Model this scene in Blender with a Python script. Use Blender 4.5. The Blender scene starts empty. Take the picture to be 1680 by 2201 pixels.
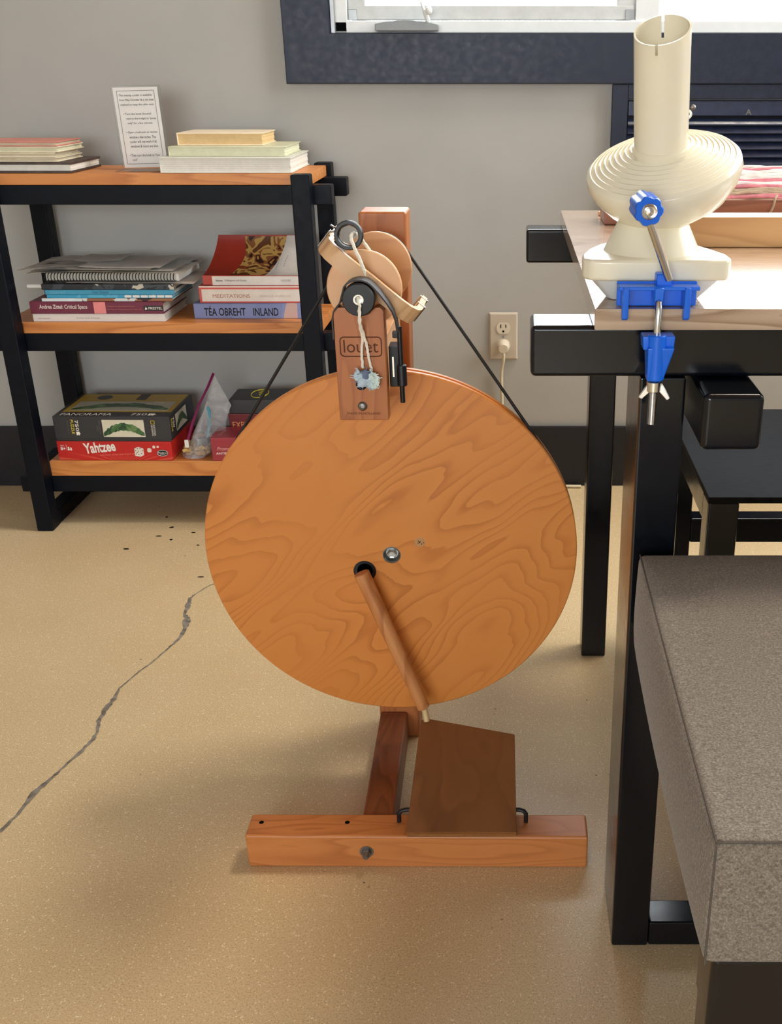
import bpy, bmesh, math, random
from mathutils import Vector, Matrix

# ------------------------------------------------------------------ scene
SC = bpy.context.scene
COL = SC.collection
random.seed(7)
R = math.radians

# ------------------------------------------------------------------ camera
cam_d = bpy.data.cameras.new('camera')
cam_d.sensor_fit = 'VERTICAL'
cam_d.sensor_height = 36.0
cam_d.lens = 36.0 * 2230.0 / 2201.0
cam_d.shift_x = -256.0 / 2201.0
cam_d.clip_start = 0.02
cam = bpy.data.objects.new('camera', cam_d)
COL.objects.link(cam)
cam.location = (0, 0, 1.0)
cam.rotation_euler = (R(90 - 23.2), 0, 0)
SC.camera = cam

# ------------------------------------------------------------------ sky, exposure
SKY = 5.0
world = bpy.data.worlds.new('daylight')
SC.world = world
world.use_nodes = True
bg = world.node_tree.nodes['Background']
bg.inputs['Color'].default_value = (0.90, 0.96, 1.0, 1)
bg.inputs['Strength'].default_value = SKY
vs = SC.view_settings
vs.view_transform = 'Standard'
vs.look = 'None'
vs.gamma = 1.0
vs.use_curve_mapping = False
vs.exposure = 1.42
try:
    SC.cycles.use_denoising = True
    SC.cycles.max_bounces = 10
    SC.cycles.diffuse_bounces = 5
    SC.cycles.transparent_max_bounces = 12
    SC.cycles.sample_clamp_indirect = 6.0
    SC.cycles.caustics_reflective = False
    SC.cycles.caustics_refractive = False
except Exception:
    pass

# room extents
XL, XR, YB, YW, ZC = -2.5, 2.5, -3.6, 2.52, 3.2
# openings: back window (x0,x1,z0,z1), right window (y0,y1,z0,z1), window behind the camera (x0,x1,z0,z1)
WIN_B = (-0.394, 2.3, 1.07, 3.0)
WIN_R = (1.0, 2.3, 1.3, 3.0)
WIN_F = (-1.9, 0.5, 0.6, 2.1)


def portal(loc, rot, sx, sy):
    l = bpy.data.lights.new('window_daylight', 'AREA')
    l.shape = 'RECTANGLE'
    l.size = sx
    l.size_y = sy
    l.cycles.is_portal = True
    o = bpy.data.objects.new('window_daylight', l)
    o.location = loc
    o.rotation_euler = rot
    COL.objects.link(o)


portal(((WIN_B[0] + WIN_B[1]) / 2, 2.66, (WIN_B[2] + WIN_B[3]) / 2), (R(-90), 0, 0), WIN_B[1] - WIN_B[0], WIN_B[3] - WIN_B[2])
portal((XR + 0.1, (WIN_R[0] + WIN_R[1]) / 2, (WIN_R[2] + WIN_R[3]) / 2), (0, R(90), 0), WIN_R[3] - WIN_R[2], WIN_R[1] - WIN_R[0])
portal(((WIN_F[0] + WIN_F[1]) / 2, YB - 0.1, (WIN_F[2] + WIN_F[3]) / 2), (R(90), 0, 0), WIN_F[1] - WIN_F[0], WIN_F[3] - WIN_F[2])


# ------------------------------------------------------------------ materials
def S(r, g, b):
    def f(c):
        c /= 255.0
        return c / 12.92 if c <= 0.04045 else ((c + 0.055) / 1.055) ** 2.4
    return (f(r), f(g), f(b), 1.0)


class NT:
    def __init__(s, name):
        s.m = bpy.data.materials.new(name)
        s.m.use_nodes = True
        s.t = s.m.node_tree
        s.b = s.t.nodes['Principled BSDF']
        s.out = s.t.nodes['Material Output']

    def n(s, typ, **kw):
        nd = s.t.nodes.new(typ)
        for k, v in kw.items():
            if k in nd.inputs:
                nd.inputs[k].default_value = v
            else:
                setattr(nd, k, v)
        return nd

    def l(s, a, b):
        s.t.links.new(a, b)

    def coords(s, scale=(1, 1, 1), rot=(0, 0, 0), loc=(0, 0, 0)):
        tc = s.n('ShaderNodeTexCoord')
        mp = s.n('ShaderNodeMapping')
        mp.inputs['Scale'].default_value = scale
        mp.inputs['Rotation'].default_value = rot
        mp.inputs['Location'].default_value = loc
        s.l(tc.outputs['Object'], mp.inputs['Vector'])
        return mp.outputs['Vector']

    def noise(s, vec, scale, detail=3.0, rough=0.5, dist=0.0):
        nd = s.n('ShaderNodeTexNoise')
        nd.inputs['Scale'].default_value = scale
        nd.inputs['Detail'].default_value = detail
        nd.inputs['Roughness'].default_value = rough
        nd.inputs['Distortion'].default_value = dist
        s.l(vec, nd.inputs['Vector'])
        return nd.outputs['Fac']

    def ramp(s, fac, stops):
        nd = s.n('ShaderNodeValToRGB')
        el = nd.color_ramp.elements
        while len(el) < len(stops):
            el.new(0.5)
        for e, (p, c) in zip(el, stops):
            e.position = p
            e.color = c if len(c) == 4 else (c[0], c[1], c[2], 1)
        s.l(fac, nd.inputs['Fac'])
        return nd.outputs['Color']

    def mix(s, fac, a, b, mode='MIX'):
        nd = s.n('ShaderNodeMix', data_type='RGBA', blend_type=mode)
        for sock, v in ((nd.inputs[0], fac), (nd.inputs[6], a), (nd.inputs[7], b)):
            if isinstance(v, (int, float, tuple)):
                sock.default_value = v
            else:
                s.l(v, sock)
        return nd.outputs[2]

    def math(s, op, a, b=None):
        nd = s.n('ShaderNodeMath', operation=op)
        for i, v in enumerate((a, b)):
            if v is None:
                continue
            if isinstance(v, (int, float)):
                nd.inputs[i].default_value = v
            else:
                s.l(v, nd.inputs[i])
        return nd.outputs[0]

    def bump(s, h, strength=0.2, dist=0.002):
        nd = s.n('ShaderNodeBump')
        nd.inputs['Strength'].default_value = strength
        nd.inputs['Distance'].default_value = dist
        s.l(h, nd.inputs['Height'])
        s.l(nd.outputs['Normal'], s.b.inputs['Normal'])

    def setup(s, color=None, rough=0.5, spec=0.5, metal=0.0):
        if color is not None:
            if isinstance(color, tuple):
                s.b.inputs['Base Color'].default_value = color
            else:
                s.l(color, s.b.inputs['Base Color'])
        if isinstance(rough, (int, float)):
            s.b.inputs['Roughness'].default_value = rough
        else:
            s.l(rough, s.b.inputs['Roughness'])
        s.b.inputs['Specular IOR Level'].default_value = spec
        s.b.inputs['Metallic'].default_value = metal
        return s.m


MATS = {}


def plain(name, col, rough=0.5, spec=0.5, metal=0.0, var=0.08, vs_=30.0, bump=0.0):
    """one colour with a light procedural mottling"""
    if name in MATS:
        return MATS[name]
    t = NT(name)
    v = t.coords()
    f = t.noise(v, vs_, 3.0, 0.6)
    dark = tuple(c * (1 - var) for c in col[:3]) + (1,)
    lite = tuple(min(1, c * (1 + var)) for c in col[:3]) + (1,)
    c = t.ramp(f, [(0.3, dark), (0.7, lite)])
    m = t.setup(c, rough, spec, metal)
    if bump:
        t.bump(f, bump, 0.001)
    MATS[name] = m
    return m


def wood(name, light, mid, dark, along='x', lines=9.0, stretch=7.0, freq=2.2, rough=0.4, rot=0.0, spec=0.5, seed=0.0, fib=0.25, plane='xy', edge=0.75, fade=0.55, detail=1.8):
    """contour-line grain of a stretched noise: cathedral figure plus fine fibres"""
    if name in MATS:
        return MATS[name]
    t = NT(name)
    sc = {'x': (1, stretch, stretch), 'y': (stretch, 1, stretch), 'z': (stretch, stretch, 1)}[along]
    rt = (0, rot, 0) if plane == 'xz' else (0, 0, rot)
    tc = t.n('ShaderNodeTexCoord')
    m1 = t.n('ShaderNodeMapping')
    m1.inputs['Rotation'].default_value = rt
    m1.inputs['Location'].default_value = (seed, seed * 0.7, seed * 1.3)
    t.l(tc.outputs['Object'], m1.inputs['Vector'])
    m2 = t.n('ShaderNodeMapping')
    m2.inputs['Scale'].default_value = sc
    t.l(m1.outputs['Vector'], m2.inputs['Vector'])
    base = t.noise(m2.outputs['Vector'], freq, detail, 0.4, 0.3)
    base = t.math('ADD', base, t.math('MULTIPLY', t.noise(m2.outputs['Vector'], freq * 9, 2.0, 0.5), 0.02))
    saw = t.math('FRACT', t.math('MULTIPLY', base, lines))
    grain = t.ramp(saw, [(0.0, light), (edge * 0.72, mid), (edge + 0.10, dark), (1.0, light)])
    m3 = t.n('ShaderNodeMapping')
    m3.inputs['Scale'].default_value = tuple((1 if q == 1 else 14) for q in sc)
    t.l(m1.outputs['Vector'], m3.inputs['Vector'])
    fibre = t.noise(m3.outputs['Vector'], 30.0, 4.0, 0.65)
    big = t.noise(m1.outputs['Vector'], 5.0, 2.0, 0.5)
    c = t.mix(t.math('MULTIPLY', fibre, fib), grain, dark)
    c = t.mix(t.math('MULTIPLY', t.ramp(big, [(0.36, (0.15,) * 3), (0.62, (1, 1, 1))]), fade), c, mid)
    m = t.setup(c, rough, spec)
    t.bump(fibre, 0.08, 0.001)
    MATS[name] = m
    return m


def make_floor_mat():
    t = NT('polished_concrete')
    v = t.coords()
    big = t.noise(v, 1.6, 4.0, 0.6)
    med = t.noise(v, 9.0, 4.0, 0.65)
    fine = t.noise(v, 430.0, 3.0, 0.75)
    base = t.ramp(big, [(0.25, S(204, 178, 134)), (0.55, S(220, 196, 154)), (0.8, S(226, 206, 168))])
    base = t.mix(t.math('MULTIPLY', med, 0.35), base, S(210, 188, 150))
    c = t.mix(t.ramp(fine, [(0.34, (0.8, 0.8, 0.8)), (0.52, (0, 0, 0))]), base, S(170, 142, 100))
    vo = t.n('ShaderNodeTexVoronoi')
    vo.inputs['Scale'].default_value = 260.0
    t.l(v, vo.inputs['Vector'])
    wn = t.noise(v, 120.0, 2.0, 0.5)
    speck = t.math('MULTIPLY', t.ramp(vo.outputs['Distance'], [(0.16, (1, 1, 1)), (0.34, (0, 0, 0))]), t.ramp(wn, [(0.46, (0, 0, 0)), (0.60, (1, 1, 1))]))
    c = t.mix(speck, c, S(240, 226, 194))
    vo2 = t.n('ShaderNodeTexVoronoi')
    vo2.inputs['Scale'].default_value = 38.0
    t.l(v, vo2.inputs['Vector'])
    pit = t.math('MULTIPLY', t.ramp(vo2.outputs['Distance'], [(0.05, (1, 1, 1)), (0.09, (0, 0, 0))]), t.ramp(t.noise(v, 21.0, 1.0), [(0.58, (0, 0, 0)), (0.66, (1, 1, 1))]))
    c = t.mix(t.math('MULTIPLY', pit, 0.8), c, S(70, 58, 44))
    rough = t.ramp(med, [(0.3, (0.30,) * 3), (0.7, (0.46,) * 3)])
    m = t.setup(c, rough, 0.45)
    t.bump(fine, 0.12, 0.0006)
    return m


def make_wall_mat():
    t = NT('plaster_wall')
    v = t.coords()
    big = t.noise(v, 2.0, 5.0, 0.6)
    med = t.noise(v, 12.0, 4.0, 0.6)
    c = t.ramp(big, [(0.25, S(166, 166, 162)), (0.5, S(175, 174, 170)), (0.78, S(182, 181, 177))])
    c = t.mix(t.math('MULTIPLY', med, 0.2), c, S(164, 162, 157))
    m = t.setup(c, 0.62, 0.35)
    t.bump(t.noise(v, 45.0, 4.0, 0.6), 0.12, 0.001)
    return m


def make_fabric_mat():
    t = NT('grey_heather_fabric')
    v = t.coords()
    f1 = t.noise(v, 620.0, 2.0, 0.7)
    f2 = t.noise(t.coords((1, 3.5, 1), (0, 0, 0.7)), 260.0, 3.0, 0.7)
    c = t.ramp(f1, [(0.32, S(86, 78, 69)), (0.5, S(124, 114, 103)), (0.7, S(170, 160, 147))])
    c = t.mix(0.45, c, t.ramp(f2, [(0.35, S(92, 84, 74)), (0.65, S(142, 132, 120))]))
    m = t.setup(c, 0.9, 0.15)
    t.b.inputs['Sheen Weight'].default_value = 0.15
    t.bump(f1, 0.35, 0.0008)
    return m


def make_black_mat(name='black_paint', rough=0.33, col=S(17, 19, 23), spec=0.5):
    t = NT(name)
    v = t.coords()
    n = t.noise(v, 60.0, 4.0, 0.6)
    c = t.ramp(n, [(0.3, tuple(x * 0.8 for x in col[:3])), (0.7, tuple(x * 1.25 for x in col[:3]))])
    r = t.ramp(n, [(0.3, (rough * 0.85,) * 3), (0.7, (rough * 1.2,) * 3)])
    m = t.setup(c, r, spec)
    t.bump(t.noise(v, 220.0, 3.0), 0.04, 0.0005)
    return m


def make_glass(name='window_glass', tint=(1, 1, 1, 1), gloss=0.12):
    t = NT(name)
    tr = t.n('ShaderNodeBsdfTransparent')
    tr.inputs['Color'].default_value = tint
    gl = t.n('ShaderNodeBsdfGlossy')
    gl.inputs['Roughness'].default_value = 0.06
    mx = t.n('ShaderNodeMixShader')
    fr = t.n('ShaderNodeFresnel')
    fr.inputs['IOR'].default_value = 1.45
    t.l(t.math('ADD', t.math('MULTIPLY', fr.outputs[0], 0.7), gloss * 0.3), mx.inputs[0])
    t.l(tr.outputs[0], mx.inputs[1])
    t.l(gl.outputs[0], mx.inputs[2])
    t.l(mx.outputs[0], t.out.inputs['Surface'])
    return t.m


def make_film():
    t = NT('clear_plastic_film')
    v = t.coords()
    h = t.noise(v, 26.0, 3.0, 0.6, 1.2)
    t.setup((0.85, 0.85, 0.86, 1), 0.16, 0.6)
    t.bump(h, 0.9, 0.01)
    tr = t.n('ShaderNodeBsdfTransparent')
    tr.inputs['Color'].default_value = (0.93, 0.93, 0.94, 1)
    mx = t.n('ShaderNodeMixShader')
    fac = t.ramp(h, [(0.35, (0.16,) * 3), (0.7, (0.36,) * 3)])
    t.l(fac, mx.inputs[0])
    t.l(tr.outputs[0], mx.inputs[1])
    t.l(t.b.outputs[0], mx.inputs[2])
    t.l(mx.outputs[0], t.out.inputs['Surface'])
    return t.m


def make_print(name, stops, scale=18.0, stretch=(1, 1, 1), rough=0.4, dist=0.6, detail=2.5):
    """flat patchy colour print (covers, photographs)"""
    t = NT(name)
    v = t.coords(stretch, (0.3, 0.2, 0.4))
    f = t.noise(v, scale, detail, 0.55, dist)
    c = t.ramp(f, stops)
    t.n  # noqa
    for nd in t.t.nodes:
        if nd.type == 'VALTORGB':
            nd.color_ramp.interpolation = 'CONSTANT'
    return t.setup(c, rough, 0.4)


M_FLOOR = make_floor_mat()
M_WALL = make_wall_mat()
M_FAB = make_fabric_mat()
M_BLACK = make_black_mat('black_shelf_paint', 0.45, S(6, 10, 20), 0.16)
M_BLACKG = make_black_mat('black_gloss_paint', 0.17, S(8, 12, 19), 0.45)
M_TRIM = make_black_mat('charcoal_trim_paint', 0.42, S(30, 36, 53), 0.32)
M_VENT = make_black_mat('vent_enamel', 0.34, S(36, 44, 68), 0.45)
M_BASEB = make_black_mat('baseboard_paint', 0.45, S(28, 28, 33), 0.35)
M_SEAT = wood('black_stained_wood', S(30, 27, 27), S(25, 23, 23), S(16, 15, 15), along='x', lines=16, rough=0.62, freq=3.0, spec=0.1)
M_WHEEL = wood('wheel_plywood', S(216, 140, 68), S(212, 134, 63), S(182, 106, 44), along='x', lines=30.0, stretch=3.6, freq=1.7, rough=0.36, rot=R(40), plane='xz', fib=0.2, seed=3.7, edge=0.85, fade=0.75, detail=2.4)
M_OAK = wood('wheel_frame_wood', S(204, 132, 74), S(194, 122, 66), S(168, 98, 50), along='x', lines=10, rough=0.42, freq=3.0)
M_OAKZ = wood('wheel_post_wood', S(186, 116, 66), S(174, 104, 56), S(148, 82, 42), along='z', lines=10, rough=0.42, freq=3.0)
M_OAKY = wood('wheel_foot_wood', S(140, 80, 46), S(126, 70, 38), S(98, 52, 28), along='y', lines=10, rough=0.42, freq=3.0)
M_TREAD = wood('treadle_plywood', S(138, 90, 52), S(122, 77, 43), S(98, 60, 34), along='y', lines=5, stretch=6.0, rough=0.36, freq=3.0, seed=2.0, fade=0.8)
M_PLY = wood('plywood_edge', S(214, 160, 100), S(176, 118, 66), S(110, 66, 34), along='x', lines=9, stretch=60, freq=1.6, rough=0.5)
M_BIRCH = wood('birch_bobbin_wood', S(226, 180, 136), S(218, 170, 124), S(200, 148, 104), along='x', lines=5, rough=0.42, freq=2.0, fib=0.1)
M_FLYER = wood('laminated_flyer_wood', S(222, 182, 138), S(212, 168, 122), S(176, 128, 84), along='x', lines=7, stretch=10, rough=0.42, rot=R(40), plane='xz')
M_PINE = wood('pine_board', S(222, 150, 84), S(212, 138, 72), S(176, 100, 46), along='x', lines=9, stretch=9, freq=2.0, rough=0.42, seed=1.2)
M_TABLE = wood('table_top_wood', S(196, 172, 148), S(182, 156, 132), S(146, 118, 94), along='x', lines=10, stretch=9, freq=2.2, rough=0.24, seed=4.0, spec=0.6)
_b = M_TABLE.node_tree.nodes['Principled BSDF']
_b.inputs['Coat Weight'].default_value = 1.0
_b.inputs['Coat Roughness'].default_value = 0.11
_b.inputs['Specular IOR Level'].default_value = 0.05
M_TAN = wood('loom_tan_wood', S(214, 172, 118), S(204, 160, 106), S(180, 134, 82), along='x', lines=6, stretch=8, rough=0.45)
M_BROWN = wood('loom_brown_wood', S(168, 112, 90), S(150, 96, 76), S(118, 72, 56), along='x', lines=6, stretch=8, rough=0.35)
M_DOWEL = wood('footman_wood', S(206, 142, 88), S(196, 130, 76), S(164, 100, 54), along='z', lines=6, stretch=8, rough=0.35)
M_CREAM = plain('cream_plastic', S(232, 224, 200), 0.22, 0.5, var=0.02)
M_BLUE = plain('blue_plastic', S(0, 100, 222), 0.3, 0.5, var=0.05)
M_STEEL = plain('chromed_steel', (0.75, 0.74, 0.71, 1), 0.2, 0.5, 1.0, var=0.05)
M_ZINC = plain('zinc_steel', (0.42, 0.43, 0.42, 1), 0.38, 0.5, 1.0, var=0.15, vs_=120)
M_DARKMETAL = plain('dark_bolt_metal', (0.24, 0.23, 0.22, 1), 0.4, 0.5, 1.0, var=0.2)
M_RUBBER = plain('black_plastic', S(22, 22, 25), 0.42, 0.4)
M_HOLE = plain('dark_hole', S(10, 8, 7), 0.8, 0.1)
M_BELT = plain('drive_belt_rubber', S(26, 24, 23), 0.5, 0.3)
M_LEATHER = plain('brake_strap_leather', S(52, 52, 54), 0.5, 0.4, var=0.15)
M_YARN = plain('cream_yarn', S(236, 228, 212), 0.95, 0.1, var=0.08, vs_=400, bump=0.6)
M_TUFT1 = plain('pale_blue_wool', S(186, 204, 216), 0.95, 0.1, var=0.12, vs_=200)
M_TUFT2 = plain('slate_wool', S(110, 122, 146), 0.95, 0.1, var=0.15, vs_=200)
M_TUFT3 = plain('aqua_wool', S(206, 222, 218), 0.95, 0.1, var=0.1, vs_=200)
M_WHITE = plain('white_vinyl', S(226, 230, 230), 0.4, 0.5, var=0.03)
M_CHROMEG = plain('window_hardware_metal', S(150, 152, 152), 0.35, 0.5, 0.4)
M_OUTLET = plain('ivory_outlet_plastic', S(196, 184, 166), 0.4, 0.4, var=0.03)
M_RECEPT = plain('ivory_receptacle', S(218, 208, 188), 0.35, 0.4, var=0.03)
M_CORD = plain('ivory_cord', S(214, 204, 178), 0.45, 0.4, var=0.04)
M_PAGE = plain('page_edges', S(226, 214, 188), 0.8, 0.2, var=0.06, vs_=90)
M_PAGEW = plain('white_page_edges', S(232, 230, 222), 0.8, 0.2, var=0.05, vs_=90)
M_PAGEG = plain('pale_green_page_edges', S(226, 224, 196), 0.8, 0.2, var=0.05, vs_=90)
M_PAGEY = plain('yellowed_page_edges', S(226, 196, 146), 0.8, 0.2, var=0.06, vs_=90)
M_PAPER = plain('white_paper', S(232, 231, 228), 0.7, 0.2, var=0.03)
M_INK = plain('black_ink', S(28, 28, 32), 0.6, 0.2)
M_INKG = plain('grey_ink', S(110, 106, 104), 0.6, 0.2)
M_INKW = plain('white_ink', S(238, 234, 228), 0.6, 0.2)
M_INKB = plain('burnt_ink', S(92, 52, 30), 0.6, 0.2)
M_INKR = plain('rust_ink', S(190, 130, 110), 0.6, 0.2)
M_INKO = plain('orange_ink', S(232, 150, 90), 0.6, 0.2)
M_INKY = plain('yellow_ink', S(214, 196, 60), 0.6, 0.2)
M_GLASS = make_glass()
M_ACRY = make_glass('clear_acrylic', (0.97, 0.98, 0.98, 1), 0.15)
M_FILM = make_film()


# ------------------------------------------------------------------ mesh builder
class MB:
    def __init__(s):
        s.bm = bmesh.new()

    def _add(s, tmp):
        me = bpy.data.meshes.new('tmp')
        tmp.to_mesh(me)
        tmp.free()
        s.bm.from_mesh(me)
        bpy.data.meshes.remove(me)
        return s

    def box(s, x0, x1, y0, y1, z0, z1, bev=0.0, seg=2, shear=None):
        t = bmesh.new()
        vs_ = [t.verts.new((x, y, z)) for x in (x0, x1) for y in (y0, y1) for z in (z0, z1)]
        for f in ((0, 1, 3, 2), (4, 6, 7, 5), (0, 4, 5, 1), (2, 3, 7, 6), (0, 2, 6, 4), (1, 5, 7, 3)):
            t.faces.new([vs_[i] for i in f])
        bmesh.ops.recalc_face_normals(t, faces=t.faces)
        if bev > 0:
            bmesh.ops.bevel(t, geom=list(t.edges), offset=bev, segments=seg, profile=0.5, affect='EDGES')
        if shear:
            for v in t.verts:
                v.co.x += shear[0] * (v.co.z - z0)
                v.co.y += shear[1] * (v.co.z - z0)
        return s._add(t)

    def hexa(s, pts, bev=0.0, seg=2):
        """8 corners: bottom ring of 4 then top ring of 4"""
        t = bmesh.new()
        vs_ = [t.verts.new(p) for p in pts]
        for f in ((3, 2, 1, 0), (4, 5, 6, 7), (0, 1, 5, 4), (1, 2, 6, 5), (2, 3, 7, 6), (3, 0, 4, 7)):
            t.faces.new([vs_[i] for i in f])
        bmesh.ops.recalc_face_normals(t, faces=t.faces)
        if bev > 0:
            bmesh.ops.bevel(t, geom=list(t.edges), offset=bev, segments=seg, profile=0.5, affect='EDGES')
        return s._add(t)

    def prism(s, pts, ext, bev=0.0, seg=2):
        """polygon (3-D points) extruded along ext"""
        t = bmesh.new()
        ext = Vector(ext)
        a = [t.verts.new(p) for p in pts]
        b = [t.verts.new(Vector(p) + ext) for p in pts]
        n = len(pts)
        t.faces.new(a)
        t.faces.new(b[::-1])
        for i in range(n):
            t.faces.new([a[i], b[i], b[(i + 1) % n], a[(i + 1) % n]])
        bmesh.ops.recalc_face_normals(t, faces=t.faces)
        if bev > 0:
            bmesh.ops.bevel(t, geom=list(t.edges), offset=bev, segments=seg, profile=0.5, affect='EDGES')
        return s._add(t)

    def lathe(s, prof, origin=(0, 0, 0), axis=(0, 0, 1), n=32, caps=True, fn=None):
        """prof: list of (radius, height along axis)"""
        ax = Vector(axis).normalized()
        up = Vector((0, 0, 1)) if abs(ax.z) < 0.9 else Vector((1, 0, 0))
        u = ax.cross(up).normalized()
        v = ax.cross(u).normalized()
        o = Vector(origin)
        rings = []
        for r, h in prof:
            ring = []
            for i in range(n):
                a = 2 * math.pi * i / n
                rr = fn(r, h, a) if fn else r
                ring.append(s.bm.verts.new(o + ax * h + (u * math.cos(a) + v * math.sin(a)) * rr))
            rings.append(ring)
        faces = []
        for k in range(len(rings) - 1):
            for i in range(n):
                j = (i + 1) % n
                faces.append(s.bm.faces.new([rings[k][i], rings[k][j], rings[k + 1][j], rings[k + 1][i]]))
        if caps:
            faces.append(s.bm.faces.new(rings[0][::-1]))
            faces.append(s.bm.faces.new(rings[-1]))
        bmesh.ops.recalc_face_normals(s.bm, faces=faces)
        return s

    def cyl(s, p0, p1, r, r1=None, n=20, bev=0.0):
        p0 = Vector(p0)
        d = Vector(p1) - p0
        L = d.length
        r1 = r if r1 is None else r1
        if bev > 0:
            prof = [(r - bev, 0), (r, bev), (r1, L - bev), (r1 - bev, L)]
        else:
            prof = [(r, 0), (r1, L)]
        return s.lathe(prof, p0, d, n)

    def tube(s, pts, r, n=8, closed=False, taper=None):
        P = [Vector(p) for p in pts]
        N = len(P)
        rings = []
        prev = None
        for i in range(N):
            if closed:
                d = P[(i + 1) % N] - P[i - 1]
            else:
                d = P[min(i + 1, N - 1)] - P[max(i - 1, 0)]
            d.normalize()
            if prev is None:
                h = Vector((0, 0, 1)) if abs(d.z) < 0.9 else Vector((1, 0, 0))
                u = d.cross(h).normalized()
            else:
                u = (prev - d * prev.dot(d)).normalized()
            prev = u
            w = d.cross(u)
            rr = r if taper is None else r * taper(i / (N - 1))
            rings.append([s.bm.verts.new(P[i] + (u * math.cos(2 * math.pi * k / n) + w * math.sin(2 * math.pi * k / n)) * rr) for k in range(n)])
        faces = []
        for i in range(N if closed else N - 1):
            a, b = rings[i], rings[(i + 1) % N]
            for k in range(n):
                j = (k + 1) % n
                faces.append(s.bm.faces.new([a[k], a[j], b[j], b[k]]))
        if not closed:
            faces.append(s.bm.faces.new(rings[0][::-1]))
            faces.append(s.bm.faces.new(rings[-1]))
        bmesh.ops.recalc_face_normals(s.bm, faces=faces)
        return s

    def sweep(s, pts, wdir, w, th, nrm=None):
        """flat strip following pts: width w along wdir, thickness th"""
        P = [Vector(p) for p in pts]
        W = Vector(wdir).normalized() * (w / 2)
        N = len(P)
        rings = []
        for i in range(N):
            d = (P[min(i + 1, N - 1)] - P[max(i - 1, 0)]).normalized()
            t = d.cross(W).normalized() * (th / 2)
            rings.append([s.bm.verts.new(P[i] + a) for a in (W + t, W - t, -W - t, -W + t)])
        fs = []
        for i in range(N - 1):
            for k in range(4):
                fs.append(s.bm.faces.new([rings[i][k], rings[i][(k + 1) % 4], rings[i + 1][(k + 1) % 4], rings[i + 1][k]]))
        fs.append(s.bm.faces.new(rings[0][::-1]))
        fs.append(s.bm.faces.new(rings[-1]))
        bmesh.ops.recalc_face_normals(s.bm, faces=fs)
        return s

    def torus(s, c, axis, Rr, r, n=32, m=10, a0=0.0, a1=360.0):
        ax = Vector(axis).normalized()
        up = Vector((0, 0, 1)) if abs(ax.z) < 0.9 else Vector((1, 0, 0))
        u = ax.cross(up).normalized()
        v = ax.cross(u).normalized()
        full = abs(a1 - a0) >= 359.9
        cnt = n if full else n + 1
        pts = [Vector(c) + (u * math.cos(R(a0 + (a1 - a0) * i / n)) + v * math.sin(R(a0 + (a1 - a0) * i / n))) * Rr for i in range(cnt)]
        return s.tube(pts, r, m, closed=full)

    def blob(s, c, rx, ry, rz, seed=0, amp=0.25, sub=2):
        t = bmesh.new()
        bmesh.ops.create_icosphere(t, subdivisions=sub, radius=1.0)
        rnd = random.Random(seed)
        ph = [rnd.uniform(0, 6.28) for _ in range(6)]
        for v in t.verts:
            p = v.co
            k = 1 + amp * (math.sin(3 * p.x + ph[0]) * math.sin(4 * p.y + ph[1]) + 0.6 * math.sin(7 * p.z + ph[2]) * math.sin(6 * p.x + ph[3]))
            v.co = Vector((c[0] + p.x * rx * k, c[1] + p.y * ry * k, c[2] + p.z * rz * k))
        return s._add(t)

    def build(s, name, mat, parent=None, smooth=True, ang=38):
        me = bpy.data.meshes.new(name)
        s.bm.to_mesh(me)
        s.bm.free()
        off = world_off(parent)
        if off.length:
            me.transform(Matrix.Translation(-off))
        o = bpy.data.objects.new(name, me)
        me.materials.append(mat)
        if smooth:
            me.shade_smooth()
            me.set_sharp_from_angle(angle=R(ang))
            wn_ = o.modifiers.new('weighted_normals', 'WEIGHTED_NORMAL')
            wn_.keep_sharp = True
            wn_.weight = 80
        COL.objects.link(o)
        if parent is not None:
            o.parent = parent
        return o


OFF = {}


def world_off(p):
    if p is None:
        return Vector((0, 0, 0))
    return OFF.get(p.name, Vector((0, 0, 0)))


def tag(o, label=None, cat=None, group=None, kind=None):
    if label:
        o['label'] = label
    if cat:
        o['category'] = cat
    if group:
        o['group'] = group
    if kind:
        o['kind'] = kind
    return o


def thing(name, label, cat, loc, group=None):
    o = bpy.data.objects.new(name, None)
    COL.objects.link(o)
    o.location = loc
    o.empty_display_size = 0.05
    OFF[o.name] = Vector(loc)
    return tag(o, label, cat, group)


def part(o_child):
    """mark the child's own offset so that sub-parts line up"""
    OFF[o_child.name] = world_off(o_child.parent)
    return o_child


def text(s_, parent, mat, org, right, up, width, height, bold=0.0, name='lettering', shear=0.0, lift=0.0004, thick=0.0):
    """flat lettering fitted into width x height with its lower left corner at org"""
    cu = bpy.data.curves.new('t', 'FONT')
    cu.body = s_
    cu.resolution_u = 3
    cu.offset = bold
    cu.shear = shear
    ob = bpy.data.objects.new('t', cu)
    COL.objects.link(ob)
    dg = bpy.context.evaluated_depsgraph_get()
    me = bpy.data.meshes.new_from_object(ob.evaluated_get(dg))
    bpy.data.objects.remove(ob)
    bpy.data.curves.remove(cu)
    me.name = name
    xs = [v.co.x for v in me.vertices]
    ys = [v.co.y for v in me.vertices]
    if not xs:
        return None
    x0, x1, y0, y1 = min(xs), max(xs), min(ys), max(ys)
    rg = Vector(right).normalized()
    upv = Vector(up).normalized()
    nr = rg.cross(upv).normalized()
    off = world_off(parent)
    o_ = Vector(org)
    for v in me.vertices:
        a = (v.co.x - x0) / max(1e-6, x1 - x0) * width
        b = (v.co.y - y0) / max(1e-6, y1 - y0) * height
        v.co = o_ + rg * a + upv * b + nr * lift - off
    me.materials.clear()
    me.materials.append(mat)
    o = bpy.data.objects.new(name, me)
    COL.objects.link(o)
    o.parent = parent
    return o


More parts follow.
